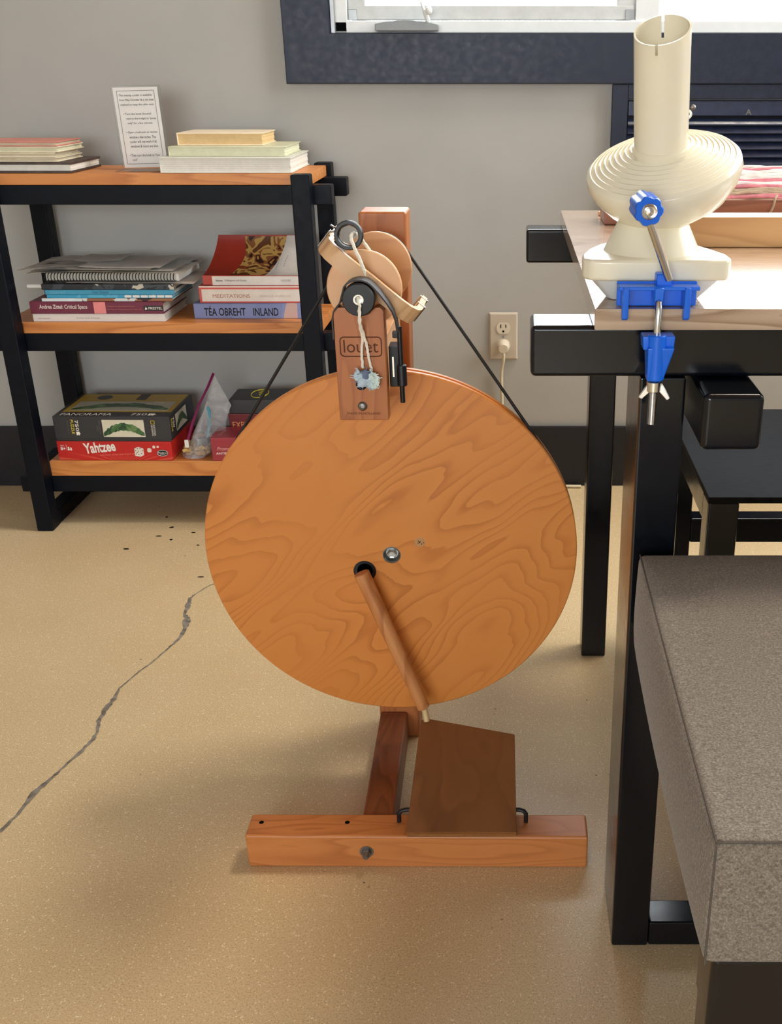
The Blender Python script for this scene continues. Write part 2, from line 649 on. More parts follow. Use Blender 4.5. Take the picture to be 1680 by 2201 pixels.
def patch(parent, name, mat, org, right, up, w, h, lift=0.0003, th=0.0003):
    rg, upv = Vector(right).normalized(), Vector(up).normalized()
    nr = rg.cross(upv).normalized()
    o_ = Vector(org) + nr * (lift - th)
    b = MB()
    b.prism([o_, o_ + rg * w, o_ + rg * w + upv * h, o_ + upv * h], nr * th)
    return b.build(name, mat, parent, smooth=False)


# ------------------------------------------------------------------ room
def room():
    st = lambda o: tag(o, kind='structure')
    fl = st(MB().box(XL - 0.2, XR + 0.2, YB - 0.2, YW + 0.2, -0.1, 0).build('floor', M_FLOOR, smooth=False))
    # crack in the concrete: a ragged filled groove
    pts = [(-0.86, 1.08), (-0.79, 1.13), (-0.745, 1.165), (-0.726, 1.179), (-0.716, 1.215), (-0.714, 1.262), (-0.703, 1.292), (-0.696, 1.319), (-0.683, 1.361), (-0.676, 1.392), (-0.675, 1.417), (-0.684, 1.45), (-0.685, 1.484), (-0.682, 1.52), (-0.684, 1.548), (-0.677, 1.571), (-0.667, 1.605),
           (-0.655, 1.632), (-0.64, 1.683), (-0.629, 1.726), (-0.63, 1.77), (-0.638, 1.80), (-0.648, 1.817), (-0.650, 1.85), (-0.655, 1.88), (-0.651, 1.90), (-0.631, 1.942), (-0.60, 1.965), (-0.55, 1.975)]
    wd = [0.004, 0.004, 0.005, 0.006, 0.005, 0.009, 0.006, 0.004, 0.006, 0.008, 0.004, 0.007, 0.010, 0.008, 0.004, 0.003, 0.004, 0.003, 0.004, 0.005, 0.013, 0.012, 0.005, 0.010, 0.009, 0.003, 0.003, 0.003, 0.002]
    rnd = random.Random(3)
    bm = bmesh.new()
    L, Rr = [], []
    for i in range(len(pts) - 1):
        for k in range(5):
            f = k / 5
            p = Vector((pts[i][0] * (1 - f) + pts[i + 1][0] * f, pts[i][1] * (1 - f) + pts[i + 1][1] * f, 0.0006))
            d = Vector((pts[i + 1][0] - pts[i][0], pts[i + 1][1] - pts[i][1], 0)).normalized()
            nn = Vector((-d.y, d.x, 0))
            w = (wd[i] * (1 - f) + wd[i + 1] * f)
            L.append(bm.verts.new(p + nn * (w * rnd.uniform(0.25, 0.7))))
            Rr.append(bm.verts.new(p - nn * (w * rnd.uniform(0.25, 0.7))))
    for i in range(len(L) - 1):
        bm.faces.new([L[i], Rr[i], Rr[i + 1], L[i + 1]])
    b = MB()
    b.bm.free()
    b.bm = bm
    t = NT('crack_filler')
    c = t.ramp(t.noise(t.coords(), 60.0, 3.0, 0.6), [(0.35, S(96, 88, 78)), (0.6, S(146, 140, 130))])
    b.build('floor_crack', t.setup(c, 0.8, 0.2), fl, smooth=False)
    # dark dry flecks below the shelf
    for i, (x, y) in enumerate([(-0.83, 2.30), (-0.80, 2.24), (-0.815, 2.19), (-0.78, 2.17), (-0.74, 2.21), (-0.865, 2.12), (-0.71, 2.14), (-0.60, 2.10), (-0.66, 1.98)]):
        bb = MB()
        bb.blob((x, y, 0.0008), 0.004 + 0.002 * (i % 3), 0.002 + 0.0015 * (i % 2), 0.0012, seed=i, sub=1)
        bb.build('floor_fleck', M_HOLE, fl)

    # wall with the window
    x0, x1, z0, z1 = WIN_B
    w = MB()
    w.box(XL - 0.2, x0, YW, YW + 0.16, 0, ZC)
    w.box(x1, XR + 0.2, YW, YW + 0.16, 0, ZC)
    w.box(x0, x1, YW, YW + 0.16, 0, z0)
    w.box(x0, x1, YW, YW + 0.16, z1, ZC)
    st(w.build('wall_back', M_WALL, smooth=False))
    w = MB()
    w.box(XL - 0.2, XL, YB, YW, 0, ZC)
    st(w.build('wall_left', M_WALL, smooth=False))
    y0, y1, z0, z1 = WIN_R
    w = MB()
    w.box(XR, XR + 0.2, YB, y0, 0, ZC)
    w.box(XR, XR + 0.2, y1, YW, 0, ZC)
    w.box(XR, XR + 0.2, y0, y1, 0, z0)
    w.box(XR, XR + 0.2, y0, y1, z1, ZC)
    st(w.build('wall_right', M_WALL, smooth=False))
    x0, x1, z0, z1 = WIN_F
    w = MB()
    w.box(XL - 0.2, x0, YB - 0.2, YB, 0, ZC)
    w.box(x1, XR + 0.2, YB - 0.2, YB, 0, ZC)
    w.box(x0, x1, YB - 0.2, YB, 0, z0)
    w.box(x0, x1, YB - 0.2, YB, z1, ZC)
    st(w.build('wall_front', M_WALL, smooth=False))
    st(MB().box(XL - 0.2, XR + 0.2, YB - 0.2, YW + 0.16, ZC, ZC + 0.1).build('ceiling', wood('ceiling_boards', S(150, 118, 86), S(138, 106, 76), S(112, 82, 56), along='x', lines=8), smooth=False))
    # baseboard either side of the heater
    st(MB().box(XL, XR, YW - 0.014, YW, 0, 0.160, 0.002).build('baseboard_back', M_BASEB))

    # window in view
    x0, x1, z0, z1 = WIN_B
    wn = bpy.data.objects.new('window_1', None)
    COL.objects.link(wn)
    wn.location = (x0, YW, z0)
    OFF['window_1'] = Vector((x0, YW, z0))
    st(wn)
    b = MB()
    yA, yB = YW + 0.004, YW + 0.07
    b.box(x0, x0 + 0.036, yA, yB, z0, z1, 0.003)
    b.box(x0, x1, yA, yB, z0, z0 + 0.024, 0.003)
    b.box(x1 - 0.036, x1, yA, yB, z0, z1, 0.003)
    b.box(x0, x1, yA, yB, z1 - 0.03, z1, 0.003)
    b.box(0.275, 0.328, yA + 0.004, yB, z0, z1, 0.003)
    b.build('window_frame', M_WHITE, wn)
    b = MB()
    sy0, sy1 = YW + 0.012, YW + 0.05
    b.box(x0 + 0.038, x0 + 0.076, sy0, sy1, z0 + 0.026, z1 - 0.03, 0.003)
    b.box(0.234, 0.273, sy0, sy1, z0 + 0.026, z1 - 0.03, 0.003)
    b.box(x0 + 0.038, 0.273, sy0 - 0.001, sy1, z0 + 0.026, z0 + 0.055, 0.003)
    b.box(x0 + 0.038, 0.273, sy0, sy1, z1 - 0.06, z1 - 0.03, 0.003)
    sash = b.build('window_sash', plain('sash_grey', S(200, 204, 204), 0.4), wn)
    part(sash)
    b = MB()
    for xx in (x0 + 0.038, 0.254):
        b.box(xx, xx + 0.019, sy0 - 0.003, sy0 + 0.006, z0 + 0.0255, z0 + 0.047, 0.001)
    b.build('corner_key', M_CHROMEG, sash)
    MB().box(x0 + 0.07, 0.24, YW + 0.028, YW + 0.032, z0 + 0.05, z1 - 0.05).build('window_pane', M_GLASS, wn)
    MB().box(0.32, x1 - 0.03, YW + 0.028, YW + 0.032, z0 + 0.015, z1 - 0.02).build('window_pane', M_GLASS, wn)
    # grey weather strip along the left jamb
    MB().box(x0 + 0.001, x0 + 0.010, YW - 0.012, YW + 0.004, z0 - 0.006, z1, 0.001).build('weather_strip', M_CHROMEG, wn)
    # crank operator
    b = MB()
    n = 20
    top = []
    for i in range(n + 1):
        f = i / n
        top.append((-0.295 + 0.138 * f, YW + 0.002, z0 + 0.010 + 0.014 * math.sin(math.pi * (0.12 + 0.8 * f)) ** 0.7))
    poly = top + [(-0.157, YW + 0.002, z0 + 0.003), (-0.295, YW + 0.002, z0 + 0.003)]
    b.prism(poly, (0, -0.03, 0), 0.002)
    op = b.build('crank_cover', plain('crank_cover_grey', S(128, 132, 134), 0.4), wn)
    part(op)
    b = MB()
    b.cyl((-0.178, YW - 0.020, z0 + 0.02), (-0.186, YW - 0.024, z0 + 0.045), 0.006, 0.005)
    b.cyl((-0.186, YW - 0.024, z0 + 0.042), (-0.193, YW - 0.014, z0 + 0.060), 0.004, 0.003)
    b.blob((-0.176, YW - 0.03, z0 + 0.043), 0.008, 0.007, 0.009, amp=0.0)
    b.build('crank_handle', M_WHITE, op)
    # black casing
    ty0 = YW - 0.022
    bm = bmesh.new()
    ox0, ox1, oz0, oz1 = x0 - 0.104, x1 + 0.1, z0 - 0.104, z1 + 0.1
    rects = [(ox0, ox1, oz0, oz1), (x0, x1, z0 - 0.0005, z1)]
    lv = [[[bm.verts.new((x, y, z)) for x, z in ((a, c), (b_, c), (b_, d), (a, d))] for (a, b_, c, d) in rects] for y in (ty0, YW)]
    for q in range(4):
        k = (q + 1) % 4
        bm.faces.new([lv[0][0][q], lv[0][0][k], lv[0][1][k], lv[0][1][q]])
        bm.faces.new([lv[1][0][q], lv[1][1][q], lv[1][1][k], lv[1][0][k]])
        bm.faces.new([lv[0][0][q], lv[1][0][q], lv[1][0][k], lv[0][0][k]])
        bm.faces.new([lv[0][1][q], lv[0][1][k], lv[1][1][k], lv[1][1][q]])
    bmesh.ops.recalc_face_normals(bm, faces=bm.faces)
    ed = [e for e in bm.edges if abs(e.calc_face_angle(0)) > R(60) and all(abs(v.co.y - ty0) < 1e-6 for v in e.verts)]
    bmesh.ops.bevel(bm, geom=ed, offset=0.003, segments=2, profile=0.5, affect='EDGES')
    tr = MB()
    tr.bm.free()
    tr.bm = bm
    st(tr.build('trim_1', M_TRIM))
    # casing round the heater below the window
    tr = MB()
    tr.box(0.229, 0.264, ty0 + 0.002, YW, 0.46, z0 - 0.105, 0.002)
    tr.box(0.264, x1 + 0.1, ty0 + 0.002, YW, 0.934, z0 - 0.105, 0.002)
    st(tr.build('trim_2', M_TRIM))
    # other windows (outside the frame): frames and panes
    for nme, fr in (('window_2', None), ('window_3', None)):
        pass
    y0, y1, zz0, zz1 = WIN_R
    b = MB()
    for yy in (y0, (y0 + y1) / 2 - 0.025, y1 - 0.05):
        b.box(XR + 0.03, XR + 0.09, yy, yy + 0.05, zz0, zz1, 0.003)
    for zz in (zz0, zz1 - 0.05):
        b.box(XR + 0.03, XR + 0.09, y0, y1, zz, zz + 0.05, 0.003)
    st(b.build('window_2', M_WHITE))
    x0, x1, zz0, zz1 = WIN_F
    b = MB()
    for xx in (x0, (2 * x0 + x1) / 3, (x0 + 2 * x1) / 3, x1 - 0.05):
        b.box(xx, xx + 0.05, YB - 0.09, YB - 0.03, zz0, zz1, 0.003)
    for zz in (zz0, zz1 - 0.05):
        b.box(x0, x1, YB - 0.09, YB - 0.03, zz, zz + 0.05, 0.003)
    st(b.build('window_3', M_WHITE))


room()


def added_ceiling_lamp(x, y):  # unseen lamp, added to brighten the floor and throw the wheel's shadow
    t = thing('added_ceiling_lamp', 'added unseen round ceiling lamp above the work table, brightening the floor', 'lamp', (x, y, ZC))
    b = MB()
    b.lathe([(0.36, 0.0), (0.36, 0.05), (0.345, 0.055), (0.345, 0.02)], (x, y, ZC - 0.0005), (0, 0, -1), 48, caps=False)
    b.build('housing', M_WHITE, t)
    m = NT('added_lamp_diffuser')
    m.setup((0.9, 0.88, 0.84, 1), 0.5)
    m.b.inputs['Emission Color'].default_value = (1.0, 0.88, 0.70, 1)
    m.b.inputs['Emission Strength'].default_value = 2.0
    b = MB()
    b.lathe([(0.345, 0.0), (0.34, 0.004)], (x, y, ZC - 0.045), (0, 0, -1), 48)
    b.build('diffuser', m.m, t)
    l = bpy.data.lights.new('added_lamp_light', 'AREA')
    l.shape = 'DISK'
    l.size = 0.68
    l.energy = 16.5
    l.color = (1.0, 0.90, 0.76)
    o = bpy.data.objects.new('added_lamp_light', l)
    COL.objects.link(o)
    o.location = (x, y, ZC - 0.056)


added_ceiling_lamp(1.0, 1.95)

# ------------------------------------------------------------------ heater grille below the window
def heater():
    t = thing('wall_heater', 'dark blue black louvred heater grille set in the wall under the window', 'heater', (0.9, YW, 0.46))
    xa, xb = 0.266, 1.60
    MB().box(xa, xb, YW - 0.004, YW - 0.001, 0.46, 0.932).build('backing', M_BLACK, t, smooth=False)
    pl = part(MB().box(xa, xb, YW - 0.016, YW - 0.005, 0.899, 0.931, 0.002).build('top_plate', M_VENT, t))
    for x in (0.411, 1.2):
        b = MB()
        b.lathe([(0.007, 0), (0.0065, 0.002), (0.004, 0.0035), (0.0005, 0.004)], (x, YW - 0.016, 0.917), (0, -1, 0), 16)
        b.build('screw', M_DARKMETAL, pl)
    text('A', pl, M_INKG, (0.530, YW - 0.0165, 0.9015), (1, 0, 0), (0, 0, 1), 0.014, 0.012, 0.02)
    z = 0.894
    mesh = None
    while z > 0.48:
        if mesh is None:
            b = MB()
            b.hexa([(xa, YW - 0.016, z - 0.0155), (xb, YW - 0.016, z - 0.0155), (xb, YW - 0.006, z - 0.009), (xa, YW - 0.006, z - 0.009),
                    (xa, YW - 0.016, z - 0.0125), (xb, YW - 0.016, z - 0.0125), (xb, YW - 0.006, z), (xa, YW - 0.006, z)], 0.0008, 1)
            o = b.build('louvre', M_VENT, t)
            mesh = o.data
            zb = z
        else:
            o = bpy.data.objects.new('louvre', mesh)
            COL.objects.link(o)
            o.parent = t
            o.location = (0, 0, z - zb)
        z -= 0.0172


heater()


# ------------------------------------------------------------------ bookshelf
def bookshelf():
    t = thing('bookshelf', 'black framed three tier bookshelf with pine boards against the wall', 'bookshelf', (-0.76, 2.35, 0))
    LX = (-1.108, -1.070)
    RX = (-0.450, -0.411)
    for (a, b_), (ya, yb), top in ((LX, (2.218, 2.258), 0.798), (RX, (2.218, 2.258), 0.798), ((-1.102, -1.064), (2.46, 2.50), 0.802), ((-0.443, -0.405), (2.46, 2.50), 0.802)):
        MB().box(a, b_, ya, yb, 0, top, 0.003).build('leg', M_BLACK, t)
    for a, b_ in (LX, RX):
        MB().box(a + 0.001, b_ - 0.001, 2.258, 2.46, 0.0, 0.036, 0.003).build('foot_rail', M_BLACK, t)
    for zt, th in ((0.797, 0.023), (0.484, 0.024), (0.160, 0.037)):
        zb = zt - th
        MB().box(-1.145, -0.374, 2.259, 2.298, zb - 0.040, zb, 0.003).build('rail', M_BLACK, t)
        MB().box(-1.145, -0.366, 2.42, 2.459, zb - 0.040, zb, 0.003).build('rail', M_BLACK, t)
        x0 = -1.069 if zt < 0.3 else -1.12
        MB().box(x0, -0.4155, 2.259, 2.4595, zb + 0.0002, zt, 0.0015).build('shelf_board', M_PINE, t)


bookshelf()


def book(name, label, x0, x1, y0, y1, z0, th, cover, pages, spine='left', rz=0.0, group=None, board=0.0022, over=0.003, hard=True, cat='book'):
    """closed book lying flat; spine on the given side"""
    g = 0.0003
    t = thing(name, label, cat, ((x0 + x1) / 2, y0, z0 + g), group)
    z0 += g
    th -= g
    b = MB()
    b.box(x0, x1, y0, y1, z0, z0 + board, 0.0006, 1)
    b.box(x0, x1, y0, y1, z0 + th - board, z0 + th, 0.0006, 1)
    if spine == 'left':
        b.box(x0, x0 + board, y0, y1, z0 + board * 0.5, z0 + th - board * 0.5, 0.0008, 2)
    elif spine == 'right':
        b.box(x1 - board, x1, y0, y1, z0 + board * 0.5, z0 + th - board * 0.5, 0.0008, 2)
    elif spine == 'front':
        b.box(x0, x1, y0, y0 + board, z0 + 0.0002, z0 + th - 0.0002, 0.0012, 2)
    else:
        b.box(x0, x1, y1 - board, y1, z0 + board * 0.5, z0 + th - board * 0.5, 0.0008, 2)
    b.build('cover', cover, t)
    xa, xb, ya, yb = x0 + over, x1 - over, y0 + over, y1 - over
    if spine == 'left':
        xa = x0 + board
    if spine == 'right':
        xb = x1 - board
    if spine == 'front':
        ya = y0 + board
    if spine == 'back':
        yb = y1 - board
    # page block with a slightly wavy fore edge
    b = MB()
    n = 7
    for k in range(n):
        za = z0 + board + (th - 2 * board) * k / n
        zb = z0 + board + (th - 2 * board) * (k + 1) / n
        j = 0.0006 * math.sin(k * 2.1)
        b.box(xa, xb - (j if spine != 'right' else 0), ya + abs(j), yb, za, zb - 0.0001)
    b.build('pages', pages, t, smooth=False)
    if rz:
        t.rotation_euler = (0, 0, R(rz))
    return t


def books_top():
    dark = plain('dark_marbled_cover', S(70, 56, 52), 0.5, var=0.5, vs_=40)
    red = plain('faded_red_cover', S(206, 132, 118), 0.5, var=0.12)
    cream = plain('cream_cover', S(226, 216, 190), 0.55)
    z = 0.797
    book('hardback_book', 'hardback with dark mottled cover at the bottom of the stack beside the framed notice', -1.13, -0.911, 2.262, 2.43, z, 0.022, dark, M_PAGEW, 'left', 0, board=0.0048)
    z += 0.022
    G = None
    book('paperback_book', 'thin cream paperback lying directly on the dark mottled hardback', -1.14, -0.937, 2.266, 2.40, z, 0.0095, cream, M_PAGE, 'left')
    z += 0.0095
    book('paperback_book', 'thin cream paperback sticking out furthest to the left, second above the dark hardback', -1.14, -0.941, 2.264, 2.40, z, 0.0095, cream, M_PAGE, 'left', 0.4)
    z += 0.0095
    book('paperback_book', 'thick cream paperback just under the faded red one', -1.14, -0.934, 2.266, 2.405, z, 0.0115, cream, M_PAGEG, 'left')
    z += 0.0115
    book('paperback_book', 'thin paperback with a faded red cover on top of its stack', -1.14, -0.935, 2.266, 2.40, z, 0.0095, red, M_PAGE, 'left')
    z = 0.797
    grey = plain('pale_grey_cover', S(214, 214, 204), 0.5)
    book('art_book', 'large pale grey art book at the bottom of the stack next to the shelf post', -0.728, -0.454, 2.264, 2.47, z, 0.031, grey, M_PAGEW, 'left', 0)
    z += 0.031
    sage = plain('pale_sage_cover', S(206, 206, 176), 0.5)
    book('hardback_book', 'pale sage hardback between the grey art book and the cream hardback', -0.716, -0.470, 2.295, 2.465, z, 0.0195, sage, M_PAGEG, 'left', 0)
    z += 0.0195
    cr2 = plain('ivory_cover', S(240, 222, 194), 0.5)
    book('hardback_book', 'small cream hardback with yellowed pages on top of the stack next to the shelf post', -0.704, -0.522, 2.325, 2.455, z, 0.0255, cr2, M_PAGEY, 'left', 0)


books_top()


def notice():
    t = thing('notice_stand', 'white printed notice in a clear acrylic stand between two book stacks', 'sign', (-0.78, 2.33, 0.7975))
    y = 2.335
    xa, xb, za, zb = -0.826, -0.733, 0.803, 0.962
    MB().box(xa - 0.005, xb + 0.006, y + 0.0030, y + 0.0052, za - 0.003, zb + 0.003, 0.0005, 1).build('acrylic_panel', M_ACRY, t)
    MB().box(xa - 0.005, xb + 0.006, y - 0.045, y + 0.004, 0.7976, 0.8000, 0.0006, 1).build('acrylic_foot', M_ACRY, t)
    pg = part(MB().box(xa, xb, y + 0.0018, y + 0.0026, za, zb).build('paper_sheet', M_PAPER, t, smooth=False))
    b = MB()
    ya = y + 0.0016
    m, w = 0.007, 0.0008
    for (p, q, r_, s_) in ((xa + m, xb - m, zb - m, zb - m + w), (xa + m, xb - m, za + m, za + m + w)):
        b.box(p, q, ya, ya + 0.0003, r_, s_)
    for (p, q) in ((xa + m, xa + m + w), (xb - m - w, xb - m)):
        b.box(p, q, ya, ya + 0.0003, za + m, zb - m)
    b.build('printed_border', M_INKG, pg, smooth=False)
    lines = [('The swamp cooler is available', 0, 0.069), ('from May-October & is the best', 0, 0.072), ('method to keep the cabin cool.', 0.001, 0.070), None,
             ('\u2022 Turn the knob (located', 0.004, 0.058), ('next to the bridge) to "pump', 0.009, 0.062), ('only" for a few minutes.', 0.010, 0.053), None,
             ('\u2022 Open a bedroom or kitchen', 0.004, 0.066), ('window a few inches. The', 0.009, 0.056), ('cooler will not work if all', 0.009, 0.056), ('windows & doors are shut', 0.009, 0.058), None,
             ('\u2022 Then turn the knob to "low', 0.004, 0.064), ('cool"', 0.009, 0.010)]
    z = zb - 0.0185
    for ln in lines:
        if ln:
            text(ln[0], pg, M_INK, (xa + 0.011 + ln[1], y + 0.0018, z), (1, 0, 0), (0, 0, 1), ln[2], 0.0052, 0.0, lift=0.0003)
        z -= 0.0091
    t.rotation_euler = (0, R(-1.2), 0)


notice()


def books_middle():
    zs = 0.484
    # ---- left stack
    white = plain('white_cover', S(228, 222, 218), 0.45, var=0.03)
    z = zs
    b1 = book('paperback_book', 'plain white paperback at the bottom of the stack under the maroon book', -1.050, -0.760, 2.268, 2.44, z, 0.0180, white, M_PAGEW, 'front')
    text('photographs', b1, M_INKG, (-1.038, 2.268, z + 0.006), (1, 0, 0), (0, 0, 1), 0.026, 0.003)
    text('works and writings', b1, M_INKG, (-0.955, 2.268, z + 0.007), (1, 0, 0), (0, 0, 1), 0.052, 0.003)
    z += 0.0180
    mar = plain('maroon_cover', S(112, 34, 62), 0.42, var=0.04)
    b2 = book('exhibition_catalogue', 'maroon exhibition catalogue with white title and pink block on its spine', -1.052, -0.760, 2.266, 2.44, z, 0.0270, mar, M_PAGEW, 'front')
    yb = 2.266
    text('Andrea Zittel: Critical Space', b2, M_INKW, (-1.031, yb, z + 0.0090), (1, 0, 0), (0, 0, 1), 0.105, 0.0115, 0.006)
    patch(b2, 'pink_block', plain('pink_print', S(232, 140, 140), 0.5), (-0.912, yb, z + 0.0010), (1, 0, 0), (0, 0, 1), 0.026, 0.0252)
    text('Contemporary Arts Museum Houston', b2, M_INKR, (-0.883, yb, z + 0.0150), (1, 0, 0), (0, 0, 1), 0.062, 0.0034)
    text('New Museum of Contemporary Art, New York', b2, M_INKR, (-0.883, yb, z + 0.0085), (1, 0, 0), (0, 0, 1), 0.076, 0.0034)
    patch(b2, 'publisher_block', plain('dark_print', S(34, 22, 30), 0.5), (-0.803, yb, z + 0.0070), (1, 0, 0), (0, 0, 1), 0.0425, 0.0115)
    text('PRESTEL', b2, M_INKW, (-0.792, yb - 0.0003, z + 0.0100), (1, 0, 0), (0, 0, 1), 0.030, 0.0055, 0.008)
    bb = MB()   # small white figure mark in front of the publisher's name
    bb.prism([(-0.8005, yb - 0.0006, z + 0.0095), (-0.7970, yb - 0.0006, z + 0.0095), (-0.7945, yb - 0.0006, z + 0.0120), (-0.7970, yb - 0.0006, z + 0.0130), (-0.7975, yb - 0.0006, z + 0.0165), (-0.7990, yb - 0.0006, z + 0.0130)], (0, 0.0002, 0))
    bb.build('publisher_mark', M_INKW, b2, smooth=False)
    z += 0.0270
    photo = make_print('brown_photo_cover', [(0.0, S(210, 222, 224)), (0.42, S(150, 104, 76)), (0.52, S(58, 38, 36)), (0.60, S(36, 30, 40)), (0.7, S(200, 190, 180))], 16, (1, 1, 1))
    b3 = book('magazine', 'thin magazine with white and brown photo spine on top of the maroon catalogue', -1.024, -0.738, 2.268, 2.43, z, 0.0072, photo, M_PAGEW, 'front', board=0.0012)
    patch(b3, 'white_spine_end', plain('pale_print', S(214, 226, 228), 0.5), (-1.0235, 2.268, z + 0.0004), (1, 0, 0), (0, 0, 1), 0.088, 0.0066)
    text('WINTER EXHIBITION 2019', b3, M_INKW, (-0.868, 2.268, z + 0.0024), (1, 0, 0), (0, 0, 1), 0.052, 0.0030)
    z += 0.0072
    sky = make_print('blue_white_cover', [(0.0, S(60, 160, 200)), (0.45, S(90, 180, 214)), (0.56, S(226, 234, 236)), (0.66, S(60, 90, 130))], 14)
    b4 = book('magazine', 'thin light blue magazine with white grid end under the blue one', -1.012, -0.736, 2.269, 2.43, z, 0.0072, sky, M_PAGEW, 'front', board=0.0012)
    for i in range(6):
        patch(b4, 'white_spine_square', M_PAPER, (-0.842 + 0.0178 * i, 2.269, z + 0.0014), (1, 0, 0), (0, 0, 1), 0.0150, 0.0050)
    z += 0.0072
    blue = plain('turquoise_cover', S(62, 150, 186), 0.42, var=0.08)
    b5 = book('magazine', 'turquoise blue magazine in the middle of the stack with faint dark title', -1.014, -0.732, 2.268, 2.43, z, 0.0108, blue, M_PAGEW, 'front', board=0.0014)
    text('Der Zettel', b5, plain('teal_ink', S(28, 84, 120), 0.5), (-0.910, 2.268, z + 0.0030), (1, 0, 0), (0, 0, 1), 0.034, 0.0056)
    text('CABINET', b5, plain('pale_teal_ink', S(110, 180, 208), 0.5), (-1.003, 2.268, z + 0.0030), (1, 0, 0), (0, 0, 1), 0.034, 0.0050)
    z += 0.0108
    bw = make_print('black_white_photo_cover', [(0.0, S(36, 38, 44)), (0.45, S(62, 66, 74)), (0.53, S(196, 190, 176)), (0.66, S(90, 92, 98))], 20)
    b6 = book('magazine', 'magazine with black and white photo spine lying on the turquoise one', -1.020, -0.732, 2.268, 2.43, z, 0.0125, bw, M_PAGEW, 'front', board=0.0014)
    roll = MB()
    roll.lathe([(0.0040, 0), (0.0046, 0.002), (0.0046, 0.070), (0.0040, 0.072)], (-1.055, 2.281, z + 0.0060), (1, 0.0, 0.0), 16)
    r_ = tag(roll.build('paper_roll', M_PAPER), 'thin white paper roll poking out of the black and white magazine', 'paper')
    r_.location = (0, -0.001, 0)
    r_.data.transform(Matrix.Diagonal((1, 1, 1, 1)))
    z += 0.0125
    # loose sheets under the notebook
    for i, (dx, dy, rz, lab) in enumerate(((0.0, 0.0, 1.5, 'loose white sheet poking out under the spiral notebook, upper of the two'), (0.03, 0.004, -3.0, 'loose white sheet poking out under the spiral notebook, lower of the two'))):
        bm = bmesh.new()
        nx, ny = 10, 5
        gv = [[bm.verts.new((-0.965 + dx + 0.245 * a / nx, 2.268 + dy + 0.16 * c / ny, z + 0.0012 + 0.002 * (1 - i) + 0.0006 * math.sin(a * 0.9 + i) - 0.0012 * (1 - c / ny) * (a / nx))) for c in range(ny + 1)] for a in range(nx + 1)]
        for a in range(nx):
            for c in range(ny):
                bm.faces.new([gv[a][c], gv[a + 1][c], gv[a + 1][c + 1], gv[a][c + 1]])
        geo = bmesh.ops.solidify(bm, geom=list(bm.faces), thickness=0.0004)
        b = MB()
        b.bm.free()
        b.bm = bm
        o = b.build('loose_sheet', M_PAPER)
        tag(o, lab, 'paper', None)
    z += 0.0045
    # spiral notebook
    t = thing('spiral_notebook', 'white notebook with black wire spiral binding under the newspaper', 'notebook', (-0.87, 2.285, z))
    MB().box(-1.012, -0.722, 2.281, 2.44, z, z + 0.017, 0.001, 1).build('pages', M_PAGEW, t)
    MB().box(-1.013, -0.721, 2.279, 2.441, z + 0.0171, z + 0.0182, 0.0003, 1).build('cover', plain('notebook_cover', S(150, 142, 128), 0.5), t)
    b = MB()
    for i in range(42):
        x = -1.009 + 0.0068 * i
        b.tube([(x + 0.0012, 2.2825, z + 0.0005), (x, 2.2745, z + 0.001), (x - 0.0003, 2.2700, z + 0.005), (x - 0.0003, 2.2690, z + 0.010), (x, 2.2715, z + 0.0155), (x + 0.0006, 2.2775, z + 0.0190), (x + 0.0012, 2.284, z + 0.0186)], 0.0011, 6)
    tag(b.build('spiral_binding', M_RUBBER, t), kind='stuff')
    z += 0.0195
    # newspaper sheets on top
    t = thing('newspaper', 'grey folded newspaper drooping over the spiral notebook on top of the stack', 'newspaper', (-0.88, 2.28, z))
    news = make_print('newsprint', [(0.0, S(120, 120, 122)), (0.36, S(178, 178, 176)), (0.45, S(224, 222, 216)), (0.62, S(236, 234, 228))], 14, (1, 3, 1), 0.85)
    for k, (xa, xb, ya, yb2, zz, ph, mm) in enumerate(((-1.050, -0.705, 2.262, 2.44, z + 0.0014, 0.0, news), (-1.035, -0.725, 2.266, 2.44, z + 0.0050, 0.7, M_PAPER), (-1.064, -0.770, 2.264, 2.43, z + 0.0088, 1.4, news), (-0.93, -0.750, 2.268, 2.42, z + 0.0125, 2.2, M_PAPER), (-0.965, -0.86, 2.33, 2.43, z + 0.0155, 3.0, M_PAPER))):
        bm = bmesh.new()
        nx, ny = 14, 6
        gv = []
        for a in range(nx + 1):
            row = []
            for c in range(ny + 1):
                fa, fc = a / nx, c / ny
                x = xa + (xb - xa) * fa + 0.012 * (fc - 0.5) * math.sin(ph)
                y = ya + (yb2 - ya) * fc + 0.004 * math.sin(fa * 3 + ph)
                # sheets slump at the ends beyond the notebook edge
                slump = max(0.0, (-1.013 - x)) * 0.10
                zq = zz + 0.0012 * math.sin(fa * 5 + ph) + 0.0010 * math.sin(fc * 4 + ph * 2) - slump + 0.010 * max(0, fa - 0.85) * (fc)
                row.append(bm.verts.new((x, y, zq)))
            gv.append(row)
        for a in range(nx):
            for c in range(ny):
                bm.faces.new([gv[a][c], gv[a + 1][c], gv[a + 1][c + 1], gv[a][c + 1]])
        bmesh.ops.solidify(bm, geom=list(bm.faces), thickness=0.0009)
        b = MB()
        b.bm.free()
        b.bm = bm
        b.build('sheet', mm, t)

    # ---- right stack
    z = zs
    inl = make_print('painted_desert_jacket', [(0.0, S(128, 140, 188)), (0.42, S(134, 146, 194)), (0.5, S(206, 176, 168)), (0.56, S(228, 204, 112)), (0.64, S(120, 128, 176)), (0.74, S(210, 140, 110))], 9, (1.6, 1, 0.5), 0.4, 0.3, 1.0)
    b1 = book('novel', 'hardback novel in a blue and yellow jacket with black capitals on its spine', -0.704, -0.452, 2.300, 2.455, z, 0.0335, inl, M_PAGE, 'front')
